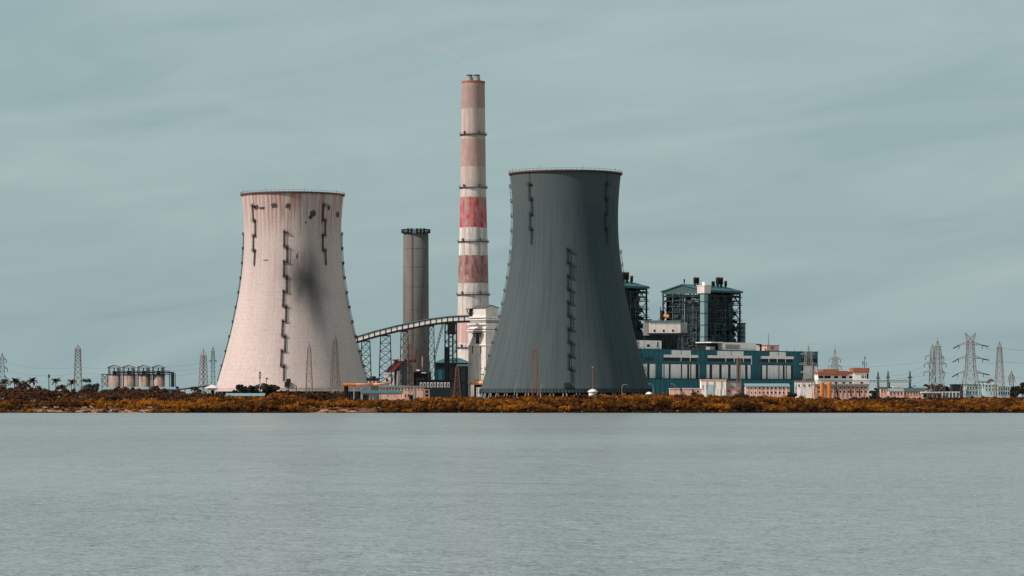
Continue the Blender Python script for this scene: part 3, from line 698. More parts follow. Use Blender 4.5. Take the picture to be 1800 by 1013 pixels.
def row(edges):
    for a, b, c in edges:
        if c == 'w': fbox('panel', a+.12, b-.12, 23.4, 34.3, .28, M['whiteclean'])
        elif c == 'n': fbox('fin', a, b, 23.4, 34.5, .5, M['whiteclean'])
        else:
            wn_ = fbox('slit_window', a, b, 23.5, 34.2, .1, M['glass'])
            for z in (26.2, 28.9, 31.6): fbox('transom', a, b, z, z+.2, .2, M['black'], wn_, .1)
row([(1128,1137.2,'w'),(1137.2,1141.4,'g'),(1141.4,1149,'w'),(1149,1150.4,'n'),(1163.8,1165.4,'n'),(1165.4,1167.6,'g'),(1167.6,1175.4,'w'),(1175.4,1178.6,'g'),(1178.6,1194.6,'w'),
     (1194.6,1196,'n'),(1196,1198.6,'g'),(1198.6,1207.6,'w'),(1207.6,1211,'g'),(1211,1212.4,'n'),(1212.4,1214.8,'g'),(1214.8,1222.4,'w'),(1222.4,1227.6,'g'),
     (1241.6,1242.8,'n'),(1242.8,1246.8,'w'),(1246.8,1251.4,'g'),(1251.4,1256,'w'),(1256,1257.4,'n'),(1257.4,1263.8,'w'),(1263.8,1268.2,'g'),(1268.2,1274.4,'w'),(1274.4,1275.6,'n'),(1275.6,1279.4,'w'),(1279.4,1283.8,'g'),
     (1283.8,1290,'w'),(1290,1291.2,'n'),(1291.2,1295,'w'),(1295,1299,'g'),(1299,1305.4,'w'),(1305.4,1306.8,'n'),(1306.8,1309.4,'w'),(1309.4,1313.6,'g'),(1313.6,1319,'w'),
     (1337.4,1339.4,'g'),(1339.4,1346.4,'w'),(1346.4,1349,'g'),(1349,1366.4,'w'),(1366.4,1367.6,'n'),(1367.6,1369.6,'g'),(1369.6,1375.6,'w'),(1375.6,1378.8,'g'),(1378.8,1380.4,'n'),(1380.4,1382.6,'g'),(1382.6,1389.8,'w'),(1389.8,1393.4,'g'),
     (1409.8,1412,'g'),(1412,1427.6,'w'),(1427.6,1430.6,'g'),(1430.6,1437,'w')])
for i in range(44):
    x_ = -18 + i*5.4
    if x_ < S1-1: obj('cladding_joint', MB().box(x_, x_+.16, -.1, 0, g(35.1), g(45.3)), M['tealdark'], hall)
    if x_ < S1-6: obj('cladding_joint', MB().box(x_+1, x_+1.16, -6.1, -6, 0, g(22.7)), M['tealdark'], hall)
# roof-top blocks
def rblock(name, p0, p1, y0, y1, depth, off, mat):
    s0, s1 = hs_(p0), hs_(p1); Dm = H0[1] + (s0+s1)/2*.707
    return obj(name, MB().box(s0, s1, off, off+depth, g(46.02), Z(y0, Dm)-G), mat, hall)
b1 = rblock('roof_block', 1108, 1164.5, 598.5, 613, 14, 1, M['whiteclean'])
for p0, p1, za, zb_ in ((1139,1144,47.5,49.4),(1157,1159,48,51.5),(1156,1156.8,46.6,48.6),(1133,1134,47,47.8),(1158.4,1159.2,46.8,48)):
    fbox('vent_opening', p0, p1, za, zb_, -.9, M['black'], b1, -1.2)
b2 = rblock('roof_block', 1272.5, 1331.5, 602.5, 617, 14, 1.5, M['whiteclean'])
obj('louvre', MB().box(hs_(1278), hs_(1303), 1.3, 1.5, g(47), g(50.5)), M['grey'], b2)
rblock('roof_block', 1253, 1272.3, 600.5, 616, 10, 6, M['tealdark'])
obj('roof_slab', MB().box(hs_(1251), hs_(1272.4), .5, 17, Z(602.8, 2465)-G, Z(601, 2465)-G), M['whiteclean'], hall)
rblock('plant_box', 1248.5, 1257.5, 609.5, 616, 4, .6, M['grey'])
b3 = rblock('stair_head', 1349.5, 1371, 608, 619, 9, 1, M['pink'])
obj('window', MB().box(hs_(1357.6), hs_(1360.8), .9, 1.05, g(47.8), g(49.3)), M['glass'], b3)
obj('cap', MB().box(hs_(1349)-.2, hs_(1371.5)+.2, .6, 10.4, Z(608, 2520)-G, Z(607, 2520)-G), M['brick'], b3)
m = MB(); sa, sb = hs_(1331.5), hs_(1344.5); zt_ = Z(605.5, 2505)-G
m.bar((sa, 4, zt_), (sb, 4, zt_), .9); m.bar((sb-.4, 4, g(46)), (sb-.4, 4, zt_), 1.1)
obj('roof_duct', m, M['black'], hall)
m = MB(); s = hs_(1359.5); m.tube((s, 5, g(46)), (s, 5, Z(586, 2520)-G), .3, .12, 6); obj('mast', m, M['steel'], hall)
for p in (1386, 1400, 1412, 1425): obj('lightning_rod', MB().tube((hs_(p), 2, g(46)), (hs_(p), 2, g(49.5)), .12, .08, 5), M['steel'], hall)
for p, z1_ in ((1150.6, 34.3), (1227.8, 34.3)): obj('downpipe', MB().tube((hs_(p), -.5, g(23)), (hs_(p), -.5, g(z1_)), .25, .25, 6), M['whiteclean'], hall)

# ------------------------------------------------------------------ boiler houses (45 degrees)
def boiler(label, cx, cy, rot, fine=True):
    b = thing('boiler_house', label, 'boiler house', (cx, cy, G), R(rot), 'boiler houses')
    r = random.Random(5); E = 96 - G; L = 45.0
    grid = [0, 11.2, 22.5, 33.8, 45]
    for i, x in enumerate(grid):
        for j, y in enumerate(grid):
            if 0 < i < 4 and 0 < j < 4: continue
            obj('column', MB().box(x-.55, x+.55, y-.55, y+.55, 0, E), M['tealmid' if i == 0 else 'tealdark'], b)
    for kz, z in enumerate(np.arange(44, E-2, 6.4)):
        m = MB(); o = .9
        if kz % 2 == 0 or True:
            m.box(-o, L+o, -o, .6, z, z+.5); m.box(-o, .6, -o, L-8, z+.01, z+.51); m.box(L-4, L+2.4, -o, L, z+.02, z+.5)
            m.box(4, L-4, 4, L-4, z+.03, z+.35)
        obj('floor_deck', m, M['tealdark'], b)
        m = MB()
        for t in np.arange(-o, L+o, 3.0): m.bar((t, -o, z+.5), (t, -o, z+1.7), .16)
        m.bar((-o, -o, z+1.65), (L+o, -o, z+1.65), .18); m.bar((-o, -o, z+1.1), (L+o, -o, z+1.1), .12)
        for t in np.arange(0, L-8, 3.0): m.bar((-o, t, z+.5), (-o, t, z+1.7), .16)
        m.bar((-o, -o, z+1.65), (-o, L-8, z+1.65), .18)
        m.bar((L+2.4, -o, z+1.6), (L+2.4, L, z+1.6), .2)
        obj('railing', m, M['steel'], b, kind='stuff')
    # furnace casing with buckstays
    obj('furnace', MB().box(5, 33, 6, 36, 40, E-14), M['black'], b)
    for z in np.arange(44, E-16, 4.2): obj('buckstay', MB().box(4.5, 33.5, 5.5, 36.5, z, z+.7), M['tealdark'], b)
    obj('casing', MB().box(-.1, .8, 2, 33, E-30, E-12.5), M['tealdark'], b)
    obj('casing', MB().box(-.1, .8, 6, 30, 40, E-34), M['tealdark'], b)
    obj('casing', MB().box(5, 33.5, -.2, .8, E-32, E-9), M['black'], b)
    obj('casing', MB().box(8, 38, -.2, .8, 38, E-36), M['tealdark'], b)
    obj('header_wall', MB().box(1, 34, .9, 34, E-12.4, E-9), M['tealdark'], b)
    obj('rear_cladding', MB().box(5, L-9, L+.6, L+.9, 40, E-1.5), M['tealdark'], b)
    obj('rear_cladding', MB().box(L+.6, L+.9, 9, L-6, 40, E-1.5), M['tealdark'], b)
    obj('upper_sheet', MB().box(6, L-8, 1.0, 1.3, E-8.8, E-3.4), M['tealdark'], b)
    # hoist beam girders under the roof
    for z in (E-4.4, E-8.4):
        m = MB(); m.box(-.3, L+.3, -.35, .35, z, z+1.1); m.box(-.35, .35, -.3, L+.3, z+.02, z+1.12)
        m.box(L-.4, L+.4, 0, L, z, z+1.1); m.box(0, L, L-.4, L+.4, z, z+1.1); obj('girder', m, M['tealdark'], b)
    # bracing
    m = MB()
    for z in np.arange(44, E-8, 12.8):
        for a, c in ((33.8, 45), (0, 11.2)):
            m.bar((a, 0, z), (c, 0, z+12.8), .45); m.bar((c, 0, z), (a, 0, z+12.8), .45)
            m.bar((0, a, z), (0, c, z+12.8), .45); m.bar((0, c, z), (0, a, z+12.8), .45)
        m.bar((45, 0, z), (45, 11.2, z+12.8), .45); m.bar((0, 45, z), (11, 45, z+12.8), .45)
    obj('bracing', m, M['tealdark'], b, kind='stuff')
    # pipes, hangers, cable runs
    m = MB()
    for i in range(210):
        side = r.random(); z = r.uniform(42, E-6); ln = r.uniform(3, 13); w = r.uniform(.2, .7)
        if side < .5: x = r.uniform(1, 36); p = (x, -.2 - r.random()*.9, z); q = (x, p[1], min(E-3, z+ln)) if r.random() < .55 else (min(42, x+ln), p[1], z)
        else: y = r.uniform(1, 34); p = (-.2 - r.random()*.9, y, z); q = (p[0], y, min(E-3, z+ln)) if r.random() < .55 else (p[0], min(38, y+ln), z)
        m.tube(p, q, w*.5, w*.5, 6)
    obj('pipework', m, M['tealmid'], b, kind='stuff')
    m = MB()
    for i in range(60):
        z = r.uniform(42, E-10); y = r.uniform(0, 34); x = r.uniform(0, 34); w = r.uniform(1.5, 5)
        if r.random() < .5: m.box(-1.7, -.3, y, y+w, z, z+r.uniform(.4, 3.2))
        else: m.box(x, x+w, -1.7, -.3, z, z+r.uniform(.4, 3.2))
    obj('plant_boxes', m, M['steel'], b, kind='stuff')
    m = MB()
    for i in range(26):
        x = r.uniform(30, 44); z = r.uniform(44, E-10); m.box(x, x+r.uniform(1, 4), r.uniform(1, 8), r.uniform(9, 30), z, z+r.uniform(1, 4.2))
    obj('plant_boxes', m, M['black'], b, kind='stuff')
    for y, z0_, z1_ in ((7, 48, 78), (20, 60, 88), (29, 50, 70)):
        obj('riser_pipe', MB().tube((-.9, y, z0_), (-.9, y, z1_), .45, .45, 8), M['tealpale' if y == 20 else 'tealmid'], b)
    for x, z0_, z1_ in ((10, 38, 57), (25, 40, 80), (31, 50, 84)):
        obj('riser_pipe', MB().tube((x, -1.1, z0_), (x, -1.1, z1_), .4, .4, 8), M['grey' if x == 10 else 'tealmid'], b)
    # lift shaft at the near corner
    sh = obj('lift_shaft', MB().box(-4.2, .2, -4.2, .2, 38, E-3), M['tealpale'], b)
    for z in np.arange(46, E-4, 9.6): obj('shaft_band', MB().box(-4.45, .4, -4.45, .4, z, z+.6), M['tealmid'], sh)
    hd = obj('shaft_head', MB().box(-5.2, 2.6, -5.2, 2.6, E-2.4, E+3.6), M['white'], b)
    obj('head_roof', MB().box(-5.6, 3.0, -5.6, 3.0, E+3.6, E+4.1), M['whiteclean'], hd)
    obj('tank', MB().tube((-1, -1.5, E+4.1), (-1, -1.5, E+7), 1.9, 1.7, 14), M['whiteclean'], hd)
    # roof, ridge along x, gable on the left face
    rf = obj('roof', MB().prismx([(-1.6, E-.3),(L/2, E+5.2),(L+1.6, E-.3),(L+1.6, E+.5),(L/2, E+6.0),(-1.6, E+.5)], -1.6, L+1.6), M['tealroof'], b)
    obj('fascia', MB().box(-1.8, L+1.8, -1.9, -1.61, E-1.2, E+.5), M['tealmid'], b)
    obj('gable_sheet', MB().prismx([(0, E-2.2),(L, E-2.2),(L, E-.2),(L/2, E+5.1),(0, E-.2)], -.5, -.1), M['tealmid'], b)
    obj('gable_sheet', MB().prismx([(0, E-2.2),(L, E-2.2),(L, E-.2),(L/2, E+5.1),(0, E-.2)], L+.1, L+.5), M['tealmid'], b)
    for x in np.arange(2, L, 4.2): obj('roof_rib', MB().bar((x, -1.5, E+.55), (x, L/2, E+6.06), .25), M['tealmid'], rf)
    # paired black safety-valve silencers
    for x, y, n_, h, rr in ((6, 15, 2, 7.4, 1.35), (22, 10, 2, 5.6, .8), (31, 12, 2, 8.6, 1.7), (37.5, 9, 1, 6.5, 1.2), (4, 25, 1, 4.0, .6)):
        for i in range(n_):
            xx = x + i*rr*2.5; zb_ = E + .5 + (y+1.6)/(L/2+1.6)*5.5 - .4
            s = obj('silencer', MB().lathe([(rr*.5, zb_),(rr*.5, zb_+h*.28),(rr, zb_+h*.36),(rr, zb_+h*.92),(rr*.8, zb_+h),(.05, zb_+h)], 14, cx=xx, cy=y), M['black'], b)
            obj('silencer_cap', MB().lathe([(rr*1.05, zb_+h*.9),(rr*1.07, zb_+h*.99),(rr*.7, zb_+h*1.04),(.05, zb_+h*1.04)], 14, cx=xx, cy=y), M['rust'], s)
    # orange drum on the open left corner
    obj('steam_drum', MB().tube((-.8, 37, 73), (-.8, 42.5, 74), 1.4, 1.4, 14), M['orange'], b)
    return b
cnr = (156.9, 2560)
boiler('open steel boiler house with light teal lift shaft above the hall', *cnr, 45)
boiler('boiler house half hidden behind the dark cooling tower', cnr[0]-82, cnr[1]-108, 45)

# bunker bay (dark) between hall and boilers, with the white conveyor head box
by = thing('bunker_bay', 'dark teal bunker bay in front of the boiler house', 'building', (H0[0], H0[1], G), R(45))
obj('wall', MB().box(hs_(1105), hs_(1262), 43, 60, 0, Z(587, 2520)-G), M['tealdark'], by)
obj('roof', MB().box(hs_(1105)-.3, hs_(1262)+.3, 42.6, 60.3, Z(587, 2520)-G, Z(586, 2520)-G), M['steel'], by)
for i in range(12):
    s = hs_(1125) + i*8.5; obj('pilaster', MB().box(s, s+.7, 42.6, 43, 20, Z(587.5, 2520)-G), M['steel'], by)
obj('link_frame', MB().box(hs_(1168), hs_(1178), 40, 44, g(46), g(52)), M['tealmid'], by)
hb = thing('conveyor_head_house', 'white horizontal conveyor head house with three round openings', 'building', (X(1142, 2440), 2440, Z(587, 2440)), 0)
D = 2440; k = D/F; h0 = 0; h1 = S(21, D)
obj('wall', MB().prismx([(0, .6),(10, .6),(10, h1-.4),(0, h1-.4)], 0, S(54, D)), M['white'], hb)
obj('end_wall', MB().add([(S(54,D),0,.6),(S(67,D),7,.6),(S(67,D),16,.6),(S(54,D),10,.6),(S(54,D),0,h1-.4),(S(67,D),7,h1-.4),(S(67,D),16,h1-.4),(S(54,D),10,h1-.4)],
    [(3,2,1,0),(4,5,6,7),(0,1,5,4),(1,2,6,5),(2,3,7,6),(3,0,4,7)]), M['grey'], hb)
obj('roof', MB().prismx([(-.7, h1-.4),(5, h1+.8),(10.7, h1-.4),(10.7, h1-.05),(5, h1+1.2),(-.7, h1-.05)], -.6, S(55, D)), M['tealmid'], hb)
obj('deck', MB().box(-.5, S(68, D), -.4, 10, -.9, .58), M['black'], hb)
for p in (8.5, 24.7, 41): obj('round_opening', MB().tube((S(p, D), -.12, 2.4), (S(p, D), .3, 2.4), .95, .95, 16), M['black'], hb)
for p in (3, 17, 33, 49, 64): obj('support', MB().box(S(p, D)-.4, S(p, D)+.4, 2, 3, -S(26, D), -.9), M['black'], hb)
m = MB()
for p in (6, 20, 36, 50): m.bar((S(p, D), 2.4, -9), (S(p+7, D), 2.4, -.9), .4); m.bar((S(p+14, D), 2.4, -9), (S(p+7, D), 2.4, -.9), .4)
obj('bracing', m, M['steel'], hb, kind='stuff')
sbx = thing('roof_cabin', 'grey cabin with overhanging roof beside the dark cooling tower', 'cabin', (X(1131, 2452), 2452, Z(587, 2452)))
obj('wall', MB().box(0, S(11.5, 2470), 0, 6, -S(3,2470), S(24, 2470)), M['grey'], sbx)
obj('roof', MB().box(-.5, S(15, 2470), -1, 7, S(24, 2470), S(25.4, 2470)), M['black'], sbx)
obj('support', MB().box(.2, S(11, 2470), 1, 5, -S(24, 2470), -S(3.05,2470)), M['tealdark'], sbx)
ax = thing('stair_tower', 'grey teal stair tower clinging to the boiler house right side', 'building', (X(1297, 2600), 2600, G))
obj('wall', MB().box(0, S(12.5, 2600), 0, 9, Z(602,2600)-G-4, Z(569, 2600)-G), M['tealpale'], ax)
obj('roof', MB().box(-1, S(14.4, 2600), -.8, 9.6, Z(569, 2600)-G, Z(567.8, 2600)-G), M['black'], ax)
obj('post', MB().box(S(12.6, 2600), S(13.6, 2600), -.4, .4, 0, Z(569, 2600)-G), M['whiteclean'], ax)
obj('base', MB().box(.2, S(12, 2600), .4, 9, 0, Z(602,2600)-G-4.1), M['tealdark'], ax)
for y in (577, 585, 593): obj('landing', MB().box(-.8, S(12.4, 2600), -1, -.02, Z(y,2600)-G, Z(y-1,2600)-G), M['black'], ax)
gp_ = thing('relief_stack', 'short dark twin-pipe stack left of the boiler house', 'stack', (X(1161, 2590), 2590, G))
kk = 2590/F
for dx, y1, rr in ((0, 540, .35), (2.5, 546, 1.1)): obj('pipe', MB().tube((dx*kk*1.2, 0, 0), (dx*kk*1.2, 0, Z(y1, 2590)-G), rr, rr, 8), M['black'], gp_)
obj('silencer', MB().tube((4.4*kk, 0, Z(562, 2590)-G), (4.4*kk, 0, Z(547, 2590)-G), 1.3, 1.3, 12), M['black'], gp_)
m = MB()
for a in (-1, 1): m.bar((a*3, 0, Z(565, 2590)-G), (1.5, 0, Z(555, 2590)-G), .35)
obj('strut', m, M['black'], gp_)

# ------------------------------------------------------------------ plain buildings with individual windows
def house(name, label, px0, px1, ytop, D, depth, wall, roof=None, rows=(), yaw=0, rtype='flat', rh=1.0, over=.4, ybase=None, cat='building', group=None, parts=None):
    w = S(px1-px0, D); root = thing(name, label, cat, (X(px0, D), D, G), R(yaw), group)
    h = Z(ytop, D) - G
    obj('wall', MB().box(0, w, 0, depth, -.3, h), wall, root)
    if roof is not None:
        if rtype == 'flat': obj('roof', MB().box(-over, w+over, -over, depth+over, h+.002, h+rh), roof, root)
        elif rtype == 'gable': obj('roof', MB().prismx([(-over, h-.1),(depth/2, h+rh),(depth+over, h-.1),(depth+over, h+.25),(depth/2, h+rh+.35),(-over, h+.25)], -over, w+over), roof, root)
        elif rtype == 'gablex': obj('roof', MB().prism([(-over, h-.1),(w/2, h+rh),(w+over, h-.1),(w+over, h+.25),(w/2, h+rh+.35),(-over, h+.25)], -over, depth+over), roof, root)
        elif rtype == 'shed': obj('roof', MB().prismx([(-over*2, h-.1),(depth+over, h+rh),(depth+over, h+rh+.3),(-over*2, h+.25)], -over, w+over), roof, root)
        elif rtype == 'hip':
            i = min(depth/2, w*.3); o = over
            obj('roof', MB().add([(-o,-o,h),(w+o,-o,h),(w+o,depth+o,h),(-o,depth+o,h),(i,depth/2,h+rh),(w-i,depth/2,h+rh)], [(0,1,5,4),(1,2,5),(2,3,4,5),(3,0,4),(3,2,1,0)]), roof, root)
    for y0, y1, n_, fw, *rest in rows:
        a, b_ = rest[0] if rest else (0, 1); gm_ = rest[1] if len(rest) > 1 else M['glass']
        z0, z1 = Z(y1, D) - G, Z(y0, D) - G
        for i in range(n_):
            cw_ = (b_-a)*w/n_; c = a*w + cw_*(i+.5); hw_ = cw_*fw/2
            wd = obj('window', MB().box(c-hw_, c+hw_, -.06, .1, z0, z1), gm_, root)
            obj('sill', MB().box(c-hw_-.15, c+hw_+.15, -.3, -.06, z0-.22, z0-.01), wall, wd)
    return root
# front sheds between the towers
sh1 = house('workshop', 'pink workshop with small square windows and pale blue roof', 667, 709.5, 681, 1990, 12, M['pink'], M['tealpale'], ((683, 686.5, 8, .38),), rh=1.2, over=.6)
obj('pier', MB().box(S(42.7,1990), S(44,1990), -.3, 12, 0, 9.5), M['whiteclean'], sh1)
sh2 = house('workshop', 'pink block with dark doorway right of the pale blue roof', 709.8, 744, 680.5, 1985, 13, M['pink'], M['tealpale'], ((682.5, 685, 6, .32), (693.5, 697, 2, .5, (.02, .3))), rh=.7)
obj('door', MB().box(S(9.5,1985), S(16,1985), -.12, .1, 0, Z(694.5,1985)-G), M['glass'], sh2)
obj('pier', MB().box(S(17,1985), S(19.5,1985), -.35, .1, 0, Z(681,1985)-G), M['grey'], sh2)
dk = thing('external_staircase', 'open pink concrete stair frame beside the pink block', 'stairs', (X(746, 1985), 1985, G))
for px in (0, 7.5): obj('column', MB().box(S(px,1985), S(px+1.3,1985), 0, .8, 0, Z(684,1985)-G), M['pink'], dk)
for y in (685, 691.5, 698): obj('landing', MB().box(0, S(8.8,1985), -.1, 3, Z(y,1985)-G-.35, Z(y,1985)-G), M['pink'], dk)
cp = thing('canopy', 'teal canopy on pink posts in front of the workshop', 'canopy', (X(636, 1960), 1960, G))
obj('roof', MB().prismx([(-1, Z(692,1960)-G),(6, Z(687.5,1960)-G),(13, Z(692,1960)-G),(13, Z(692,1960)-G+.3),(6, Z(687.5,1960)-G+.4),(-1, Z(692,1960)-G+.3)], -.6, S(71,1960)), M['tealroof'], cp)
obj('beam', MB().box(0, S(70,1960), .1, .6, Z(693.6,1960)-G, Z(692.1,1960)-G), M['pink'], cp)
for px in (0, 13, 19, 33, 46, 58, 69): obj('post', MB().box(S(px,1960), S(px+1.2,1960), 0, .5, 0, Z(693.6,1960)-G), M['pink'], cp)
pp = thing('pipeline', 'long bleached orange pipe on trestle legs by the pale tower', 'pipeline', (X(604, 2010), 2010, G))
k = 2010/F; zp = Z(676.5, 2010) - G
m = MB(); m.tube((0, 0, zp), (S(52,2010), 0, zp+.15), .95, .85, 14); m.tube((S(52,2010), 0, zp+.15), (S(80,2010), 3, zp+.5), .85, .7, 14)
obj('pipe', m, M['orangepale'], pp, True)
obj('pipe_elbow', MB().tube((-.4, 0, zp), (S(22,2010), 0, zp), 1.05, 1.0, 14), M['orange'], pp)
for px in (2, 17, 30, 45, 62): obj('leg', MB().box(S(px,2010), S(px+2,2010), -.4, .4, 0, zp-.8), M['black' if px < 5 else 'grey'], pp)
obj('pump_block', MB().box(S(.6,2010), S(8,2010), 1, 3, 0, zp-1), M['black'], pp)
tr_ = thing('pipe_arch', 'dark arched pipe frame at the foot of the pale tower', 'frame', (X(592, 1990), 1990, G))
m = MB(); pts = [(S(11,1990)*math.cos(t), 0, Z(696,1990)-G + S(10,1990)*math.sin(t)) for t in np.linspace(0, math.pi, 13)]
for a, b in zip(pts[:-1], pts[1:]): m.tube(a, b, .35, .35, 8)
obj('arch', m, M['grey'], tr_)
for px in (-6, 0, 7): obj('leg', MB().tube((S(px,1990), 0, 0), (S(px*.8,1990), 0, Z(688,1990)-G), .22, .22, 6), M['steelpale'], tr_)
# coal crushing plant
shd = house('coal_shed', 'dark coal shed with a teal hipped roof by the white tower', 764.5, 826, 638, 2420, 24, M['tealdark'], M['tealroof'], ((640.5, 644, 9, .5, (.62, 1), M['whiteclean']),), rtype='hip', rh=S(9,2420), over=1.5)
obj('cladding', MB().box(S(2,2420), S(18,2420), -.3, 0, Z(669,2420)-G, Z(650,2420)-G), M['teal'], shd)
obj('cladding', MB().box(S(19,2420), S(58,2420), -.3, 0, Z(672,2420)-G, Z(652,2420)-G), M['tealdark'], shd)
for i in range(6): obj('pilaster', MB().box(S(3+i*10,2420), S(4+i*10,2420), -.6, -.31, 0, Z(646,2420)-G), M['black'], shd)
sw = house('switch_house', 'dark low block with a row of white framed windows', 736, 800, 669, 2210, 14, M['tealdark'], M['black'], (), rh=.6)
for i in range(9):
    x = S(2.5 + i*6.0, 2210); wd = obj('window', MB().box(x, x+S(3.6,2210), -.1, .1, Z(681,2210)-G, Z(672.5,2210)-G), M['whiteclean'], sw)
    obj('pane', MB().box(x+.35, x+S(3.6,2210)-.35, -.16, -.1, Z(680,2210)-G, Z(674,2210)-G), M['glass'], wd)
obj('door', MB().box(S(56,2210), S(60,2210), -.1, .1, 0, Z(682,2210)-G), M['steel'], sw)
D = 2380; k = D/F
cr_ = thing('crusher_house', 'dark crusher house with a sloping red-sided conveyor', 'building', (X(676, D), D, G))
zz2 = lambda y: Z(y, D) - G
obj('tower', MB().box(S(17,D), S(50,D), 0, 16, 0, zz2(634)), M['greydark'], cr_)
obj('tower_roof', MB().box(S(14,D), S(52,D), -.8, 17, zz2(634), zz2(632.2)), M['black'], cr_)
obj('side_block', MB().box(S(50,D), S(81,D), 2, 16, 0, zz2(655)), M['black'], cr_)
obj('side_roof', MB().box(S(50,D), S(83,D), 1, 16.6, zz2(655), zz2(653.6)), M['steel'], cr_)
m = MB(); m.add([(S(1,D),-3,zz2(655)),(S(24,D),-3,zz2(633)),(S(32,D),-3,zz2(636)),(S(15,D),-3,zz2(655)),(S(1,D),1,zz2(655)),(S(24,D),1,zz2(633)),(S(32,D),1,zz2(636)),(S(15,D),1,zz2(655))],
   [(0,1,2,3),(7,6,5,4),(0,4,5,1),(1,5,6,2),(2,6,7,3),(3,7,4,0)]); obj('red_gallery', m, M['red'], cr_)
obj('gallery_roof', MB().bar((S(0,D), -1, zz2(654)), (S(24,D), -1, zz2(631.5)), 5, .5), M['black'], cr_)
obj('gallery_cap', MB().box(S(22.5,D), S(36,D), -3.2, 1.5, zz2(634.4), zz2(632.6)), M['orangepale'], cr_)
bl = obj('base_block', MB().box(S(-1,D), S(17,D), -1, 12, 0, zz2(659)), M['white'], cr_)
for px in (2.5, 11): 
    obj('window', MB().box(S(px,D), S(px+3.5,D), -1.12, -.9, zz2(671), zz2(666)), M['glass'], bl)
for px in (23, 27): obj('chute', MB().tube((S(px,D), -1.5, zz2(690)), (S(px+1,D), -1.5, zz2(652)), 1.0, 1.0, 10), M['grey'], cr_)
m = MB(); rr = random.Random(3)
for i in range(46):
    x = rr.uniform(18, 80); z = rr.uniform(5, 22 if x > 50 else 30); y = -rr.uniform(.2, 2.5) + (2 if x > 50 else 0)
    if rr.random() < .5: m.bar((S(x,D), y, z), (S(x,D), y, z+rr.uniform(2, 9)), rr.uniform(.2, .6))
    else: m.bar((S(x,D), y, z), (S(min(82, x+rr.uniform(3, 12)),D), y, z), rr.uniform(.2, .5))
obj('pipework', m, M['steel'], cr_, kind='stuff')
for px, y0, w_, h_, mt in ((60,672,3,6,'grey'),(70,676,4,9,'white'),(75,674,2.5,8,'pink'),(64,668,8,2,'whiteclean'),(40,676,7,4,'grey'),(56,650,6,2,'whiteclean'),(65,655,8,1.2,'whiteclean')):
    obj('equipment_box', MB().box(S(px,D), S(px+w_,D), -2.2, 1.5, zz2(y0+h_), zz2(y0)), M[mt], cr_)
for px in (66, 78): obj('vent_stack', MB().tube((S(px,D), 4, zz2(656)), (S(px+.4,D), 4, zz2(627+ (px-66)*.6)), .5, .5, 8), M['steelpale' if px == 66 else 'steel'], cr_)
pylon('hoist_tower', 'buff lattice hoist tower with an orange cage by the short chimney', 'hoist', 721.5, 2330, 600, 5, 4.4, 606, M['steelbuff'], (), 12, .36, .22, 10)
hc = thing('hoist_cage', 'weathered orange cage halfway up the hoist tower', 'hoist cage', (X(721.5, 2325), 2325, Z(625, 2325)))
obj('cage', MB().box(-S(4,2325), S(4,2325), -2.2, -.2, 0, S(11,2325)), M['steelbuff'], hc); obj('cage_roof', MB().box(-S(3,2325), S(1.4,2325), -2.0, 0, S(11.05,2325), S(17,2325)), M['steelbuff'], hc)
cj = thing('crane', 'small red crane jib in front of the short chimney', 'crane', (X(729, 2390), 2390, Z(634, 2390)))
m = MB(); m.bar((0,0,0), (S(3.5,2390), 0, S(20,2390)), .9); m.bar((0,0,0), (S(5,2390), 0, S(18,2390)), .4); obj('jib', m, M['red'], cj)
obj('cab', MB().box(-1.5, 1.2, -1, 1, -1.2, 1.4), M['red'], cj)
hp_ = house('pump_house', 'low dark pump house at the right foot of the pale tower', 645, 664, 668, 2230, 10, M['greydark'], M['black'], ((670, 675, 3, .5, (0, 1), M['pink']),), rh=.7)
obj('tank', MB().tube((S(12,2230), 2, Z(667,2230)-G), (S(12,2230), 2, Z(661.5,2230)-G), 1.4, 1.4, 12), M['black'], hp_)
obj('top_deck', MB().box(S(-2,2230), S(28,2230), -.5, 8, Z(666,2230)-G, Z(664.6,2230)-G), M['black'], hp_)

# in front of the turbine hall
fw = house('filter_house', 'white filter house with an orange roof edge before the teal hall', 1232.5, 1276.5, 669, 2160, 14, M['whiteclean'], M['orangepale'], ((677, 684, 2, .35, (.0, .3), M['grey']),), rh=.8)
for px, w_ in ((12, 9), (24, 4), (29.5, 4), (36, 5)): obj('door', MB().box(S(px,2160), S(px+w_,2160), -.25, .1, 0, Z(676 if px < 20 else 684,2160)-G), M['paleblue' if px < 20 else 'whiteclean'], fw)
for px in (9, 22, 34.6): obj('column', MB().box(S(px,2160), S(px+1.2,2160), -.5, -.02, 0, Z(669.2,2160)-G), M['grey'], fw)
fh = house('filter_house', 'lower grey annexe with a small orange canopy before the hall', 1277, 1303, 671.5, 2165, 12, M['grey'], M['steelbuff'], (), rh=.5)
obj('canopy', MB().box(S(6,2165), S(23,2165), -2.4, .1, Z(685,2165)-G, Z(683,2165)-G), M['orangepale'], fh)
obj('door', MB().box(S(9,2165), S(20,2165), -.15, .1, 0, Z(686,2165)-G), M['whiteclean'], fh)
obj('window', MB().box(S(2,2165), S(5,2165), -.12, .1, Z(689,2165)-G, Z(686.5,2165)-G), M['glass'], fh)
house('gate_hut', 'pink hut left of the white filter house', 1177.5, 1195, 683.5, 2080, 8, M['pink'], M['whiteclean'], (), rh=.3)
h_ = house('gate_hut', 'pink hut with a dark gap on its left side', 1201, 1216.5, 683.3, 2082, 8, M['pink'], M['whiteclean'], (), rh=.3)
house('gate_hut', 'pink hut nearest the white filter house', 1220.5, 1233.5, 683.6, 2084, 8, M['pink'], M['whiteclean'], ((687, 690, 1, .3),), rh=.3)
house('gate_hut', 'small grey kiosk between two pink huts', 1195.6, 1200.4, 686, 2090, 5, M['grey'], M['steel'], (), rh=.3)
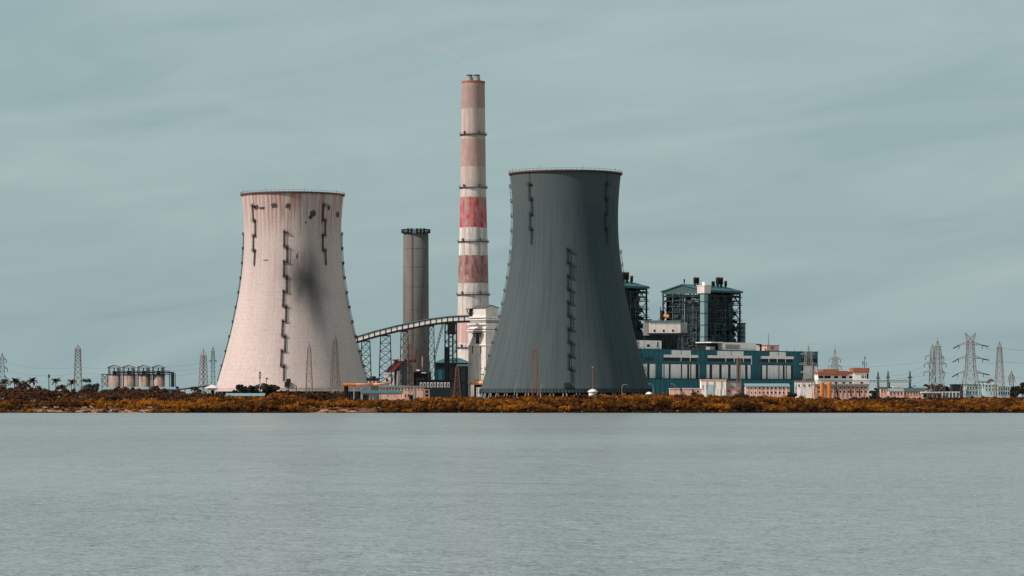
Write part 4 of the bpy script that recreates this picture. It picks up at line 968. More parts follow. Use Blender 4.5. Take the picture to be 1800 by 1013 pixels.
qb = house('quarters', 'long pink two-storey quarters with a pale teal roof', 1311, 1388, 679.5, 2150, 12, M['pink'], M['tealpale'], ((681, 684, 11, .42), (688.5, 692, 11, .42)), rtype='shed', rh=1.8, over=.4)
for i in range(10): obj('pilaster', MB().box(S(3.2+i*7.6,2150), S(4.0+i*7.6,2150), -.25, -.01, 0, Z(680,2150)-G), M['whiteclean'], qb)
# wall behind the pale pylon
house('store', 'white store behind the foot of the pale pylon', 1400, 1436, 671, 2260, 14, M['whiteclean'], M['brick'], ((676, 680, 4, .3),), rh=.5)

# office block
D = 2200; k = D/F
ob = thing('office_block', 'white office block with red-brown parapets and a pink ground floor', 'building', (X(1432, D), D, G), R(4))
zo = lambda y: Z(y, D) - G
def obx(name, p0, p1, ya, yb, y0, y1, mat, par=ob): return obj(name, MB().box(S(p0-1432,D), S(p1-1432,D), y0, y1, zo(yb), zo(ya)), mat, par)
obx('ground_floor', 1432, 1528.5, 677.5, 702, 0, 16, M['pink'])
obx('ground_roof', 1431.5, 1529, 674.5, 677.4, -1.2, 16, M['tealpale'])
obx('upper_floor', 1438.5, 1501, 658, 674.4, 1.5, 16, M['whiteclean'])
obx('stair_block', 1501.2, 1528.5, 655.5, 674.4, -.3, 15, M['whiteclean'])
obx('parapet', 1447, 1475, 649, 658, .9, 16.4, M['brick']); obx('parapet', 1475.2, 1492, 652, 658, .9, 16.4, M['brick']); obx('parapet', 1492.2, 1501, 653.6, 658, 1.2, 16.4, M['brick'])
obx('parapet', 1438, 1446.8, 654.4, 658, 1.1, 16.4, M['brick'])
obx('stair_parapet', 1500.6, 1529, 646.8, 655.4, -.9, 15.4, M['brick'])
obx('sunshade', 1438, 1492, 658.6, 660.2, -.2, 1.5, M['brick'])
for p0, p1 in ((1439.2, 1448), (1450, 1461), (1467.4, 1474), (1481, 1488.4), (1494, 1499.8)):
    wd = obx('window', p0, p1, 661, 665.2, 1.35, 1.6, M['glass']); obx('sill', p0-.5, p1+.5, 665.3, 666, 1.1, 1.4, M['whiteclean'], wd)
for p in (1515, 1518, 1521.4): obx('window', p, p+1.5, 660, 665, -.45, -.2, M['glass'])
obx('window', 1524.4, 1527.2, 657, 666, -.45, -.2, M['glass'])
for p in (1468, 1482, 1494, 1513): obx('window', p, p+4.5, 671.4, 674, 1.3 if p < 1500 else -.45, 1.55 if p < 1500 else -.2, M['glass'])
for i in range(12):
    p = 1438 + i*7.6
    obx('window', p, p+3, 680, 683, -.1, .1, M['glass']); obx('window', p+.3, p+2.7, 687, 690.4, -.1, .1, M['glass'])
    if i in (4, 7, 9): obx('doorway', p+3.6, p+6.2, 684, 697, -.08, .1, M['glass'])
    obx('pilaster', p-2.2, p-1.2, 678, 700, -.3, -.02, M['steelbuff'])
obx('water_tank', 1438.6, 1443, 649, 654.2, 5, 9, M['grey'])
an = thing('antenna_mast', 'antenna cluster on the red-brown stair block roof', 'antenna', (X(1519.7, 2203), 2203, zo(646.6)+G))
m = MB(); m.tube((0,0,0), (0,0,S(20,D)), .28, .14, 6); obj('mast', m, M['steel'], an)
for dx, h0_, h1_ in ((-3.6, 4, 12), (3.4, 4, 10), (-1.6, 7, 11), (1.6, 15, 20)):
    obj('dipole', MB().tube((S(dx,D), 0, S(h0_,D)), (S(dx,D), 0, S(h1_,D)), .24, .2, 6), M['steel'], an)
    obj('spar', MB().bar((0,0,S(h0_+1,D)), (S(dx,D),0,S(h0_+1,D)), .14), M['steel'], an)
for px, lab in ((1441.4, 'left one of the two orange upright tanks'), (1454.2, 'right one of the two orange upright tanks')):
    Dt = 2120; tk = thing('tank', lab, 'tank', (X(px+3.8, Dt), Dt, G), 0, 'orange tanks'); q = S(3.9, Dt); ht_ = Z(673.5, Dt)-G
    obj('shell', MB().lathe([(q, 0),(q, ht_),(q*.7, ht_+.7),(.05, ht_+1)], 28), M['orange'], tk, False)
    for j in range(5): obj('hoop', MB().lathe([(q+.01, 2+j*2.1),(q+.1, 2+j*2.1),(q+.1, 2.25+j*2.1),(q+.01, 2.25+j*2.1)], 28, True), M['orange'], tk)
    obj('vent', MB().tube((0,0,ht_+.9),(0,0,ht_+1.9), .3, .3, 8), M['steel'], tk)
# cable bridge
cb = thing('cable_bridge', 'dark lattice cable bridge running right from the office block', 'bridge', (X(1395, 2160), 2160, G))
m = MB(); L = S(208, 2160); za, zb_ = Z(672,2160)-G, Z(669,2160)-G
for y in (-.8, .8):
    m.bar((0,y,za), (L,y,za), .3); m.bar((0,y,zb_), (L,y,zb_), .3)
    for i in range(36): m.bar((L*i/36,y,za if i % 2 else zb_), (L*(i+1)/36,y,zb_ if i % 2 else za), .2)
obj('truss', m, M['steelbuff'], cb, kind='stuff')
for f in (.02, .18, .36, .72, .81, .98):
    p = MB()
    for y in (-.8, .8): p.bar((L*f-1, y, 0), (L*f, y, za), .3); p.bar((L*f+1, y, 0), (L*f, y, za), .3)
    obj('leg', p, M['steel'], cb)
for px, yt_, lab in ((1543.5, 652, 'thin dark pole nearest the office block'), (1561, 651, 'thin dark pole, middle one above the cable bridge'), (1599.5, 651, 'thin dark pole at the right end of the cable bridge')):
    pylon('lattice_mast', lab, 'mast', px, 2250, yt_, 2.2, .9, yt_+4, M['steel'], ((yt_+14, 4),), 12, .3, .2, 0, 'poles by the cable bridge', None, 'spike', False)
# low houses on the right
LG = 'low houses at the right'
house('low_house', 'low pink house with a grey roof nearest the office block', 1548, 1567, 683, 2240, 10, M['pink'], M['greydark'], ((685.5, 689, 4, .4),), group=LG)
house('low_house', 'low house with pale blue roof behind the hedge', 1563, 1588, 688, 2120, 10, M['pink'], M['tealpale'], ((690, 694, 4, .4),), rtype='gable', rh=1.6, group=LG)
house('low_house', 'pale grey house in the middle of the low row', 1571, 1586, 681.5, 2320, 10, M['grey'], M['pink'], ((684, 686, 3, .5),), group=LG)
house('low_house', 'long low house with a dark grey roof left of the narrow pylon', 1589, 1624, 688.5, 2130, 10, M['pink'], M['tealmid'], ((690, 694, 7, .4),), rtype='gable', rh=2.2, group=LG)
house('low_house', 'orange-pink house with pale roof behind the narrow pylon', 1607, 1630, 682.5, 2300, 10, M['pink'], M['tealpale'], ((683.6, 686, 5, .5),), rtype='shed', rh=1.0, group=LG)
house('gatehouse', 'white flat slab canopy at the foot of the narrow pylon', 1622, 1655, 690.5, 2060, 5, M['grey'], M['whiteclean'], ((693, 699, 4, .7),), rh=.6, over=1.0)
house('dark_shed', 'dark square shed left of the widest pylon', 1674, 1693, 676.5, 2200, 12, M['tealdark'], M['steel'], (), rh=.4)
wl = thing('boundary_wall', 'white framed boundary wall with dark panels below the widest pylon', 'wall', (X(1656, 2090), 2090, G))
for i in range(6):
    obj('post', MB().box(S(i*6,2090), S(i*6+1.1,2090), 0, .8, 0, Z(688.5,2090)-G), M['whiteclean'], wl)
    if i < 5: obj('panel', MB().box(S(i*6+1.1,2090), S(i*6+6,2090), .2, .6, 0, Z(690,2090)-G), M['tealmid'], wl); obj('rail', MB().box(S(i*6+1.1,2090), S(i*6+6,2090), .05, .75, Z(690,2090)-G, Z(688.8,2090)-G), M['whiteclean'], wl)
bb = house('villa', 'pale blue two-storey building with an arched rooftop pavilion', 1731, 1754, 676, 2150, 14, M['paleblue'], M['whiteclean'], ((678, 680.6, 4, .35), (683.5, 686.5, 4, .35), (690.5, 693, 3, .3, (.4, 1))), rh=.5)
D = 2150
obj('rooftop_room', MB().box(S(6,D), S(12,D), 2, 8, Z(675.2,D)-G, Z(671,D)-G), M['paleblue'], bb)
m = MB(); m.prism([(S(12,D)+S(5,D)*math.cos(t), Z(671,D)-G+S(4.6,D)*math.sin(t)) for t in np.linspace(0, math.pi, 13)], 1, 8); obj('arched_roof', m, M['greydark'], bb)
obj('roof_slab', MB().box(S(-11,D), S(8,D), 1, 9, Z(672.4,D)-G, Z(670.6,D)-G), M['greydark'], bb)
for px in (-10, -3, 4): obj('column', MB().box(S(px,D), S(px+.9,D), 2, 3, 0, Z(672.4,D)-G), M['paleblue'], bb)
house('villa', 'pale blue wing with open bays on the right', 1754.5, 1775, 679, 2170, 12, M['paleblue'], M['whiteclean'], ((682, 686, 5, .55), (689, 694, 5, .55)), rh=.4)
house('villa', 'greyish blue wing behind the widest pylon legs', 1699, 1728, 677, 2210, 12, M['paleblue'], M['tealmid'], ((680, 684, 6, .45), (688, 692, 6, .45)), rh=.4)
# small items before the towers
def lamp(px, ytop, D, label, flip=1):
    root = thing('street_lamp', label, 'street lamp', (X(px, D), D, G), 0, 'street lamps'); h = Z(ytop, D)-G
    m = MB(); m.tube((0,0,0),(0,0,h*.8), .2, .15, 8)
    pts = [(flip*1.6*(1-math.cos(t)), 0, h*.8 + h*.2*math.sin(t)) for t in np.linspace(0, math.pi*.5, 6)]
    for a, b in zip(pts[:-1], pts[1:]): m.tube(a, b, .15, .15, 6)
    obj('pole', m, M['steelpale'], root); e = pts[-1]; obj('lamp_head', MB().box(e[0]-.1, e[0]+flip*1.5 if flip > 0 else e[0]+.1, -.25, .25, e[2]-.2, e[2]+.1) if flip > 0 else MB().box(e[0]-1.5, e[0]+.1, -.25, .25, e[2]-.2, e[2]+.1), M['steelpale'], root)
lamp(904.5, 677, 1845, 'curved white lamp left of the rust-red pylon', 1)
lamp(949.5, 677, 1845, 'curved white lamp right of the rust-red pylon', 1)
lamp(1093, 676, 1845, 'curved white lamp under the dark tower right side', 1)
lamp(1148.5, 675, 1845, 'curved white lamp at the dark tower right foot', -1)
lamp(1187, 675, 2070, 'curved lamp in front of the teal annexe', -1)
wp = thing('water_kiosk', 'small white domed kiosk with a mast before the dark tower', 'kiosk', (X(1042, 1840), 1840, G)); k = 1840/F
obj('drum', MB().lathe([(7.2*k, 0),(7.2*k, Z(689,1840)-G)], 20), M['whiteclean'], wp)
obj('dome', MB().lathe([(8.8*k, Z(689.5,1840)-G),(8.8*k, Z(688.3,1840)-G),(6*k, Z(686,1840)-G),(2.5*k, Z(684.4,1840)-G),(.05, Z(684,1840)-G)], 20), M['whiteclean'], wp, True)
m = MB(); m.tube((0,0,Z(684.4,1840)-G),(0,0,Z(645.5,1840)-G), .34, .14, 6); m.bar((-S(8,1840),0,Z(650,1840)-G),(0,0,Z(649.5,1840)-G), .3); obj('mast', m, M['steelrust'], wp)
obj('mast_lamp', MB().tube((0,0,Z(647,1840)-G),(0,0,Z(644.6,1840)-G), .5, .5, 8), M['steelpale'], wp)
tn = thing('tent', 'low white tent roof at the dark tower right foot', 'tent', (X(1141, 1880), 1880, G))
obj('canvas', MB().lathe([(S(6.5,1880), Z(693,1880)-G),(S(4.5,1880), Z(690.6,1880)-G),(S(2,1880), Z(689.4,1880)-G),(.05, Z(689,1880)-G)], 18), M['whiteclean'], tn, True)
for a in range(6): obj('pole', MB().tube((S(6,1880)*math.cos(a), S(6,1880)*math.sin(a), 0), (S(6,1880)*math.cos(a), S(6,1880)*math.sin(a), Z(692.8,1880)-G), .12, .12, 6), M['steelpale'], tn)
fl = thing('flood_light', 'dark floodlight mast with a crossbar before the pale tower', 'floodlight', (X(457, 1965), 1965, G))
obj('pole', MB().tube((0,0,0),(0,0,Z(654,1965)-G), .3, .2, 8), M['steel'], fl)
obj('crossbar', MB().box(-S(3.2,1965), S(3.2,1965), -.3, .3, Z(660,1965)-G, Z(658.8,1965)-G), M['black'], fl)
obj('lamp_cluster', MB().box(-S(1.5,1965), S(1.5,1965), -.6, .6, Z(657,1965)-G, Z(654,1965)-G), M['black'], fl)
obj('junction_box', MB().box(-S(1,1965), S(1.2,1965), -.5, .5, Z(666,1965)-G, Z(661.5,1965)-G), M['black'], fl)
fl = thing('flood_light', 'shorter lamp post with a hooked head in front of the pale tower', 'floodlight', (X(468, 1968), 1968, G))
obj('pole', MB().tube((0,0,0),(0,0,Z(665,1968)-G), .28, .2, 8), M['black'], fl); obj('lamp_head', MB().box(-.2, S(3.2,1968), -.5, .5, Z(667,1968)-G, Z(664.6,1968)-G), M['black'], fl)
house('lean_to', 'low pale blue tin roof in front of the pale tower', 397, 464, 696.5, 1930, 12, M['greydark'], M['tealpale'], ((696.5, 700, 8, .6),), rtype='gable', rh=1.4)
# stairs at the foot of the pale tower ladder
st = thing('stair', 'dark access stair at the foot of the pale tower ladder', 'stairs', (X(507, 2064), 2064, G))
m = MB(); D = 2064
m.bar((S(2,D), -1, Z(672,D)-G), (S(14,D), -1, Z(679,D)-G), .5); m.bar((S(14,D), -1, Z(679,D)-G), (S(14,D), -1, 0), .5); m.bar((S(1,D), -1, Z(672,D)-G), (S(1,D), -1, 0), .45); m.bar((S(8,D), -1, Z(676,D)-G), (S(8,D), -1, 0), .2)
obj('frame', m, M['black'], st)
obj('landing', MB().box(-S(3,D), S(4,D), -3, .5, Z(672,D)-G, Z(666,D)-G), M['black'], st)

# ------------------------------------------------------------------ silos at the left
D = 2350; k = D/F; sg = 'fly-ash silos'
labs = ['leftmost stained concrete silo under a gabled canopy', 'second silo from the left, pale and blotched', 'third silo from the left with dark streaks', 'rightmost silo, beside the pipe frame']
for (p0, p1), lab in zip(((191, 212.4), (216, 238), (242, 264.4), (268.2, 290)), labs):
    c = (p0+p1)/2; q = S((p1-p0)/2, D); s = thing('silo', lab, 'silo', (X(c, D), D, G), 0, sg)
    zs_ = Z(658.5, D)-G
    obj('shell', MB().lathe([(q, 0),(q, zs_),(q-.4, zs_+.05),(.05, zs_+.6)], 40), M['silo'], s, True)
    obj('rim', MB().lathe([(q, zs_-.5),(q+.3, zs_-.5),(q+.3, zs_+.3),(q-.3, zs_+.3)], 40, True), M['steel'], s)
    for hh in (4.5, 8.5, 12): obj('hoop', MB().lathe([(q+.01, hh),(q+.12, hh),(q+.12, hh+.3),(q+.01, hh+.3)], 40, True), M['silo'], s)
    ze = Z(646.4, D)-G; x0, x1 = -S(10.4, D), S(9.2, D)
    for x in (x0, x1-.5, S(5, D)):
        for y in (-3.5, 3.5): obj('post', MB().box(x, x+.5, y-.25, y+.25, zs_, ze), M['black'], s)
    obj('canopy_roof', MB().prism([(x0-.6, ze),((x0+x1)/2, ze+1.4),(x1+.6, ze),(x1+.6, ze+.35),((x0+x1)/2, ze+1.9),(x0-.6, ze+.35)], -4.4, 4.4), M['rust'], s)
    obj('roof_beam', MB().box(x0, x1, -3.6, -3.3, ze-.5, ze-.05), M['black'], s)
    obj('bag_filter', MB().box(-S(3.2,D), S(2.8,D), -2, 2, zs_+.3, Z(652.6,D)-G), M['black'], s)
    obj('filter_pipe', MB().tube((-S(1,D), 0, Z(652.6,D)-G), (-S(1,D), 0, ze), .4, .4, 8), M['black'], s)
    m = MB()
    for z in (zs_+1.2, zs_+2.4): m.bar((x0, -q*.75, z), (x1+1, -q*.75, z), .18)
    for i in range(6): m.bar((x0+(x1-x0)*i/5, -q*.75, zs_), (x0+(x1-x0)*i/5, -q*.75, zs_+2.4), .16)
    obj('railing', m, M['steel'], s, kind='stuff')
pb = thing('pipe_bridge', 'black pipe bridge along the silo tops ending in a downpipe', 'pipe bridge', (X(205, D), D-1, G))
zb_ = Z(655.4, D)-G
obj('pipe', MB().tube((0,-3,zb_),(S(100,D),-3,zb_), .55, .55, 10), M['black'], pb)
obj('pipe', MB().tube((S(3,D),-2,zb_+1.2),(S(95,D),-2,zb_+1.2), .3, .3, 8), M['steel'], pb)
obj('downpipe', MB().tube((S(100,D),-3,zb_+.4),(S(100,D),-3,0), .95, .95, 12), M['black'], pb)
obj('walkway', MB().box(S(40,D), S(96,D), -4.2, -1.6, zb_-1.7, zb_-1.2), M['black'], pb)
for px in (94, 97, 104): obj('post', MB().box(S(px,D)-.28, S(px,D)+.28, -3.3, -2.7, 0, zb_-.4), M['steel'], pb)
fr = thing('external_staircase', 'zigzag steel stair frame at the left of the silos', 'stairs', (X(184, D), D, G))
lattice(fr, [(0, S(5,D)),(Z(658.5,D)-G, S(5,D))], 5, .35, .45, M['steelpale'])
obj('top_deck', MB().box(-S(5.4,D), S(6.5,D), -2.5, 2.5, Z(658.5,D)-G, Z(657.7,D)-G), M['steel'], fr)
for px, dx, lab in ((213.5, 0, 'lattice ladder between the first and second silos'), (240, 0, 'pale lattice ladder between the second and third silos'), (266.2, 0, 'pale lattice ladder between the third and fourth silos')):
    f2 = thing('lattice_ladder', lab, 'ladder', (X(px, D), D-3, G), 0, 'ladders between the silos'); lattice(f2, [(0, S(1.1,D)),(Z(658,D)-G, S(1.1,D))], 10, .3, .22, M['steelpale'])
house('ash_shed', 'low pale blue roofed shed along the silo feet', 181, 312, 684.5, 2310, 10, M['greydark'], M['tealpale'], ((687, 692, 10, .6),), rtype='gable', rh=1.4)
# inclined conveyor at left
D = 2150
ic = thing('inclined_conveyor', 'low sloping conveyor leading up to a white hut', 'conveyor', (X(312, D), D, G))
m = MB(); m.bar((0, 0, Z(685.5,D)-G), (S(66,D), 0, Z(677,D)-G), 3, .9); obj('gallery', m, M['steel'], ic)
obj('roof', MB().bar((0, 0, Z(684.2,D)-G), (S(66,D), 0, Z(675.7,D)-G), 3.4, .25), M['tealpale'], ic)
for f in (.2, .45, .7): obj('leg', MB().box(S(66*f,D)-.3, S(66*f,D)+.3, -1, 1, 0, Z(686-8.5*f,D)-G), M['grey'], ic)
hh = thing('conveyor_hut', 'white hut with shallow hipped roof at the conveyor head', 'hut', (X(374, 2040), 2040, G)); D = 2040
obj('wall', MB().box(-S(7.5,D), S(7.5,D), -3, 3, Z(686,D)-G, Z(681,D)-G), M['grey'], hh)
obj('roof', MB().add([(-S(14,D),-5,Z(682.5,D)-G),(S(10,D),-5,Z(682.5,D)-G),(S(10,D),5,Z(682.5,D)-G),(-S(14,D),5,Z(682.5,D)-G),(-S(3,D),0,Z(676.6,D)-G),(S(2,D),0,Z(676.6,D)-G)], [(0,1,5,4),(1,2,5),(2,3,4,5),(3,0,4),(3,2,1,0)]), M['white'], hh)
obj('column', MB().box(-S(2.5,D), S(2.5,D), -1.4, 1.4, 0, Z(686,D)-G), M['black'], hh)
lm_ = thing('light_pole', 'thin grey pole rising from the scrub at the left', 'pole', (X(86, 2020), 2020, G))
obj('pole', MB().tube((0,0,0),(0,0,Z(660,2020)-G), .35, .28, 8), M['steel'], lm_); obj('lamp_cluster', MB().tube((0,0,Z(664,2020)-G),(0,0,Z(658.4,2020)-G), .75, .6, 8), M['steel'], lm_)

# ------------------------------------------------------------------ overhead wires
def wire(pts, sag, rad=.07, label='thin overhead wire between the pylons', grp='overhead wires'):
    m = MB()
    for (xa, ya, za), (xb, yb, zb) in zip(pts[:-1], pts[1:]):
        N = 14; pr_ = None
        for i in range(N+1):
            f = i/N; p = (xa+(xb-xa)*f, ya+(yb-ya)*f, za+(zb-za)*f - sag*4*f*(1-f))
            if pr_: m.tube(pr_, p, rad, rad, 4, False)
            pr_ = p
    tag(obj('overhead_wire', m, M['steel']), label, 'wire', grp)
W3 = lambda px, py, D: (X(px, D), D, Z(py, D))
lv3 = ('top', 'middle', 'lowest')
for q, (y1, y2, y3) in zip(lv3, ((607, 611, 616), (632, 634, 638), (658, 660, 664))):
    wire([W3(1732, y1+5, 2010), W3(1757, y2+1, 2080), W3(1860, y3, 2000)], 1.0, .06, q + ' wire running right from the widest pylon', 'wires right of the widest pylon')
    wire([W3(1684, y1+5, 2010), W3(1664, y1+22, 1990), W3(1421, y1+34, 2150)], 3.5, .045, q + ' wire running left from the widest pylon', 'wires left of the widest pylon')
for q, (y1, y2) in zip(lv3, ((629, 660), (640, 668), (656, 676))):
    wire([W3(1636, y1+6, 1990), W3(1561, y2, 2250), W3(1470, y2-14, 2480)], 3, .045, q + ' wire from the narrow pylon towards the office block', 'wires towards the office block')
for q, (y1, y2, y3) in zip(lv3, ((637, 646, 652), (652, 656, 660), (668, 664, 668))):
    wire([W3(-40, y1-3, 2150), W3(10, y1, 2150), W3(137, y2, 2000), W3(357, y3-14, 2250)], 2.5, .04, q + ' wire between the pylons left of the pale tower', 'wires at the left')

# ------------------------------------------------------------------ vegetation
prof_y = [(-60,702),(0,702),(60,704),(130,703),(200,704),(260,702),(310,703),(345,700),(375,697),(400,696),(450,699),(480,693),(505,694),(530,699),(550,704),(600,703),(640,704),(680,702),(720,701),(770,699),(800,698),(850,697),(900,697),
          (950,695.5),(1000,696.5),(1040,693.5),(1100,693.5),(1150,692.5),(1200,694.5),(1250,695),(1300,694.5),(1350,696),(1400,697),(1440,700),(1500,702),(1550,702),(1600,703.5),(1650,704),(1700,702),(1750,700),(1800,699),(1870,699)]
py_ = lambda px: float(np.interp(px, [p[0] for p in prof_y], [p[1] for p in prof_y]))
r = np.random.default_rng(11); LMP = []
ph = [r.uniform(0, 6.28) for _ in range(6)]
wob = lambda px: 2.6*math.sin(px*.045+ph[0]) + 2.0*math.sin(px*.11+ph[1]) + 1.5*math.sin(px*.23+ph[2])
def dome(cx, cy, zb, zt, rad, r, tone, lift=.42, dens=1.0):
    """a mangrove crown: many small knobs over a dome that overhangs its own stems"""
    out = []; h = zt - zb; n = max(6, int(dens * 1.1 * rad * rad / 2.6))
    for i in range(n):
        a = r.uniform(0, 2*math.pi); u = 1.08*math.sqrt(r.uniform(0, 1)); rr = r.uniform(1.1, 2.9) * min(1, rad/4)
        top = math.sqrt(max(0, 1 - (u*.88)**2.4))
        z = zb + h*lift + (h*(1-lift) - rr*.6) * top + r.normal()*.15*h*.3
        out.append((cx + u*rad*math.cos(a), cy + u*rad*math.sin(a), z, rr, rr, rr*.8, np.clip(tone + r.normal()*.12, 0, 1)))
    for i in range(n//2):  # lower inner knobs tinted darker, shade under the crown put into the colour
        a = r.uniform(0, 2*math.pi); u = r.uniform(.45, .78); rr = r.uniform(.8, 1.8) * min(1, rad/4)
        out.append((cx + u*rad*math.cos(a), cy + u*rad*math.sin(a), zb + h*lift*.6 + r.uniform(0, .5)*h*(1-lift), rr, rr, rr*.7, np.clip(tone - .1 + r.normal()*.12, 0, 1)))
    return out
rowsD = [(1690, .30), (1697, .28), (1706, .26), (1718, .22), (1734, .22), (1756, .2), (1782, .15), (1808, .15), (1830, .12)]
for i, (Dr, lift) in enumerate(rowsD):
    px = -70.0 + r.uniform(0, 12); f = i/(len(rowsD)-1)
    while px < 1870:
        Dq = Dr + r.normal()*4; rad = r.uniform(3.0, 7.5) if r.random() < .75 else r.uniform(1.6, 3); pj = px + r.normal()*3; px += rad*1.5/(Dr/F)
        gap = (14 < pj < 272 and Dq < 1746) or (546 < pj < 668 and Dq < 1746)
        if gap and r.random() < .55: continue
        yt_ = py_(pj); front = min(716.5, yt_ + 15)
        y = front + (yt_ - front)*f**.7 + wob(pj + 40*i)*(1-.5*f) + r.normal()*1.6
        zt_ = Z(y, Dq); zg = max(0, float(np.interp(Dq, [p[0] for p in prof], [p[1] for p in prof])))
        if gap: zt_ = zg + r.uniform(.5, 1.6); rad = r.uniform(1.0, 2.4)
        zt_ = max(zt_, zg + .6); rad = min(rad, (zt_-zg)*1.5 + .6)
        tone = .48 + .16*math.sin(pj*.021+Dr*.03) + r.normal()*.17
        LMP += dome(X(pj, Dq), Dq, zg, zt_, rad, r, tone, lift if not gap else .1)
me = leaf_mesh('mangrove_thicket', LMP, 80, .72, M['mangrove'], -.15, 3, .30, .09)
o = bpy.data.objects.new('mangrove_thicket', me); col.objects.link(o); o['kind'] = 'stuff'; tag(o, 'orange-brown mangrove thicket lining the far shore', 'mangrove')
# stems below the canopy
m = MB()
for i in range(900):
    px = r.uniform(-60, 1860); Dq = r.uniform(1699, 1730)
    if (18 < px < 272 or 546 < px < 668) and r.random() < .85: continue
    x = X(px, Dq); h = r.uniform(1.5, 3.8); m.bar((x, Dq, -.2), (x + r.normal()*.8, Dq + r.normal()*.5, h), r.uniform(.12, .3))
o = obj('mangrove_stems', m, M['bark']); o['kind'] = 'stuff'; tag(o, 'thin dark mangrove stems standing in the mud', 'stems')
# brown scrub behind, at the left
LMP = []
sp = [(-60,670),(0,671),(30,674),(60,677),(100,679),(150,682),(200,685),(240,682),(270,681),(310,686),(350,682),(380,684),(405,693)]
for Dr in (1850, 1868, 1890, 1915, 1940, 1965):
    px = -70.0
    while px < 402:
        rad = r.uniform(3, 6.5); yt_ = float(np.interp(px, [p[0] for p in sp], [p[1] for p in sp])); f = (Dr-1850)/115
        y = yt_ + 18*(1-f)**1.2 + r.normal()*2.6; zt_ = max(Z(y, Dr), G+2)
        LMP += bush_lumps(X(px, Dr), Dr + r.normal()*4, G, zt_, rad, r, 8, .5 + r.normal()*.14); px += rad*1.2/(Dr/F)
me = leaf_mesh('scrub_thicket', LMP, 60, .95, M['scrub'], -.4, 5)
o = bpy.data.objects.new('scrub_thicket', me); col.objects.link(o); o['kind'] = 'stuff'; tag(o, 'dark brown scrub behind the shore at the left', 'scrub')
LMP = []
for i in range(70):
    px = r.uniform(545, 1860); Dr = r.uniform(1840, 1900); LMP += bush_lumps(X(px, Dr), Dr, G, Z(py_(px)-r.uniform(-2, 1.5), Dr), r.uniform(2, 4), r, 5, .35)
for i in range(90):
    px = r.uniform(395, 604); Dr = r.uniform(1935, 1985); LMP += bush_lumps(X(px, Dr), Dr, G, Z((690 if px > 490 else 696) + r.normal()*1.6, Dr), r.uniform(2, 3.6), r, 6, .45)
for i in range(130):
    px = r.uniform(1490, 1870); Dr = r.uniform(1900, 2080); LMP += bush_lumps(X(px, Dr), Dr, G, Z(698 + r.normal()*1.3, Dr), r.uniform(2, 4), r, 5, .35)
me = leaf_mesh('undergrowth', LMP, 60, .9, M['scrub'], -.4, 6)
o = bpy.data.objects.new('undergrowth', me); col.objects.link(o); o['kind'] = 'stuff'; tag(o, 'dark undergrowth between the mangroves and the plant', 'scrub')

def bush(label, px, D, ytop, radpx, mat, n=12, tone=.5, seed=0, zg=None):
    q = np.random.default_rng(seed); rad = S(radpx, D); zg = G if zg is None else zg; root = thing('bush', label, 'bush', (X(px, D), D, zg), 0)
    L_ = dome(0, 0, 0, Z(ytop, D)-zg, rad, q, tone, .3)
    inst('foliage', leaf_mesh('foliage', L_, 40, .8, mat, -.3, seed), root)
    m = MB()
    for i in range(5): m.bar((q.normal()*.4, q.normal()*.3, -.1), (q.normal()*rad*.4, q.normal()*rad*.3, (Z(ytop, D)-zg)*.6), .25)
    obj('stem', m, M['bark'], root)
bush('dark bush at the water edge near the left side', 30, 1697, 711, 10, M['scrub'], 14, .12, 21, .2)
bush('large rounded orange mangrove below the pale tower ladder', 517, 1716, 696, 16, M['mangrove'], 16, .55, 22, .8)
bush('tall orange mangrove crown left of the pale tower stair', 484, 1760, 692, 12, M['mangrove'], 14, .62, 23, 2.0)

def tree(label, px, D, ytop, radpx, mat, seed, ybot=None, tone=.45, n=16, leaf=.9, group=None, name='tree'):
    q = np.random.default_rng(seed); root = thing(name, label, 'tree', (X(px, D), D, G), 0, group); h = Z(ytop, D)-G; rad = S(radpx, D)
    m = MB(); m.tube((0,0,-.3), (q.normal()*.3, 0, h*.5), .45, .28, 8)
    for i in range(5):
        a = q.uniform(0, 6.28); m.tube((0, 0, h*q.uniform(.3, .5)), (rad*.6*math.cos(a), rad*.6*math.sin(a), h*q.uniform(.65, .88)), .2, .07, 6)
    obj('trunk', m, M['bark'], root)
    L_ = []
    for i in range(n):
        a = q.uniform(0, 6.28); u = q.uniform(0, 1)**.6; zc_ = h*q.uniform(.42, .9); wr = rad*u*math.sqrt(max(.1, 1-((zc_/h-.6)/.45)**2))
        rr = rad*q.uniform(.28, .5); L_.append((wr*.8*math.cos(a), wr*.8*math.sin(a), min(zc_, h-rr*.7), rr, rr, rr*.75, np.clip(tone+q.normal()*.2, 0, 1)))
    inst('crown', leaf_mesh('crown', L_, 130, leaf*1.15, mat, -.8, seed), root)
    return root
TG = 'dark trees before the pale tower'
for i, (px, yt_, rd, lab) in enumerate(((410, 681, 8, 'small dark tree at the pale tower left foot'), (421, 675, 11, 'dark round tree before the pale tower, second from left'), (434, 677, 11, 'dark tree in the middle of the row before the pale tower'),
    (448, 675, 12, 'dark tree beside the floodlight mast'), (466, 670.5, 13, 'tallest dark tree in the row before the pale tower'), (481, 672, 11, 'right dark tree in the row before the pale tower'), (503, 685, 7, 'low dark tree below the tower ladder'), (528, 687, 8, 'low dark tree beside the brown pylon'))):
    tree(lab, px, 1975 + (i % 3)*8, yt_, rd, M['darkleaf'], 40+i, group=TG, tone=.5)
tree('wispy grey-green tree between the left pylon and the silos', 154, 2040, 663.5, 11, M['greyleaf'], 60, tone=.4, n=26, leaf=.8)
tree('smaller grey-green tree right of the wispy one', 169, 2060, 672, 8, M['greyleaf'], 61, tone=.3)
tree('faint tree behind the left pylon', 111, 2200, 672, 5, M['greyleaf'], 62, tone=.6)
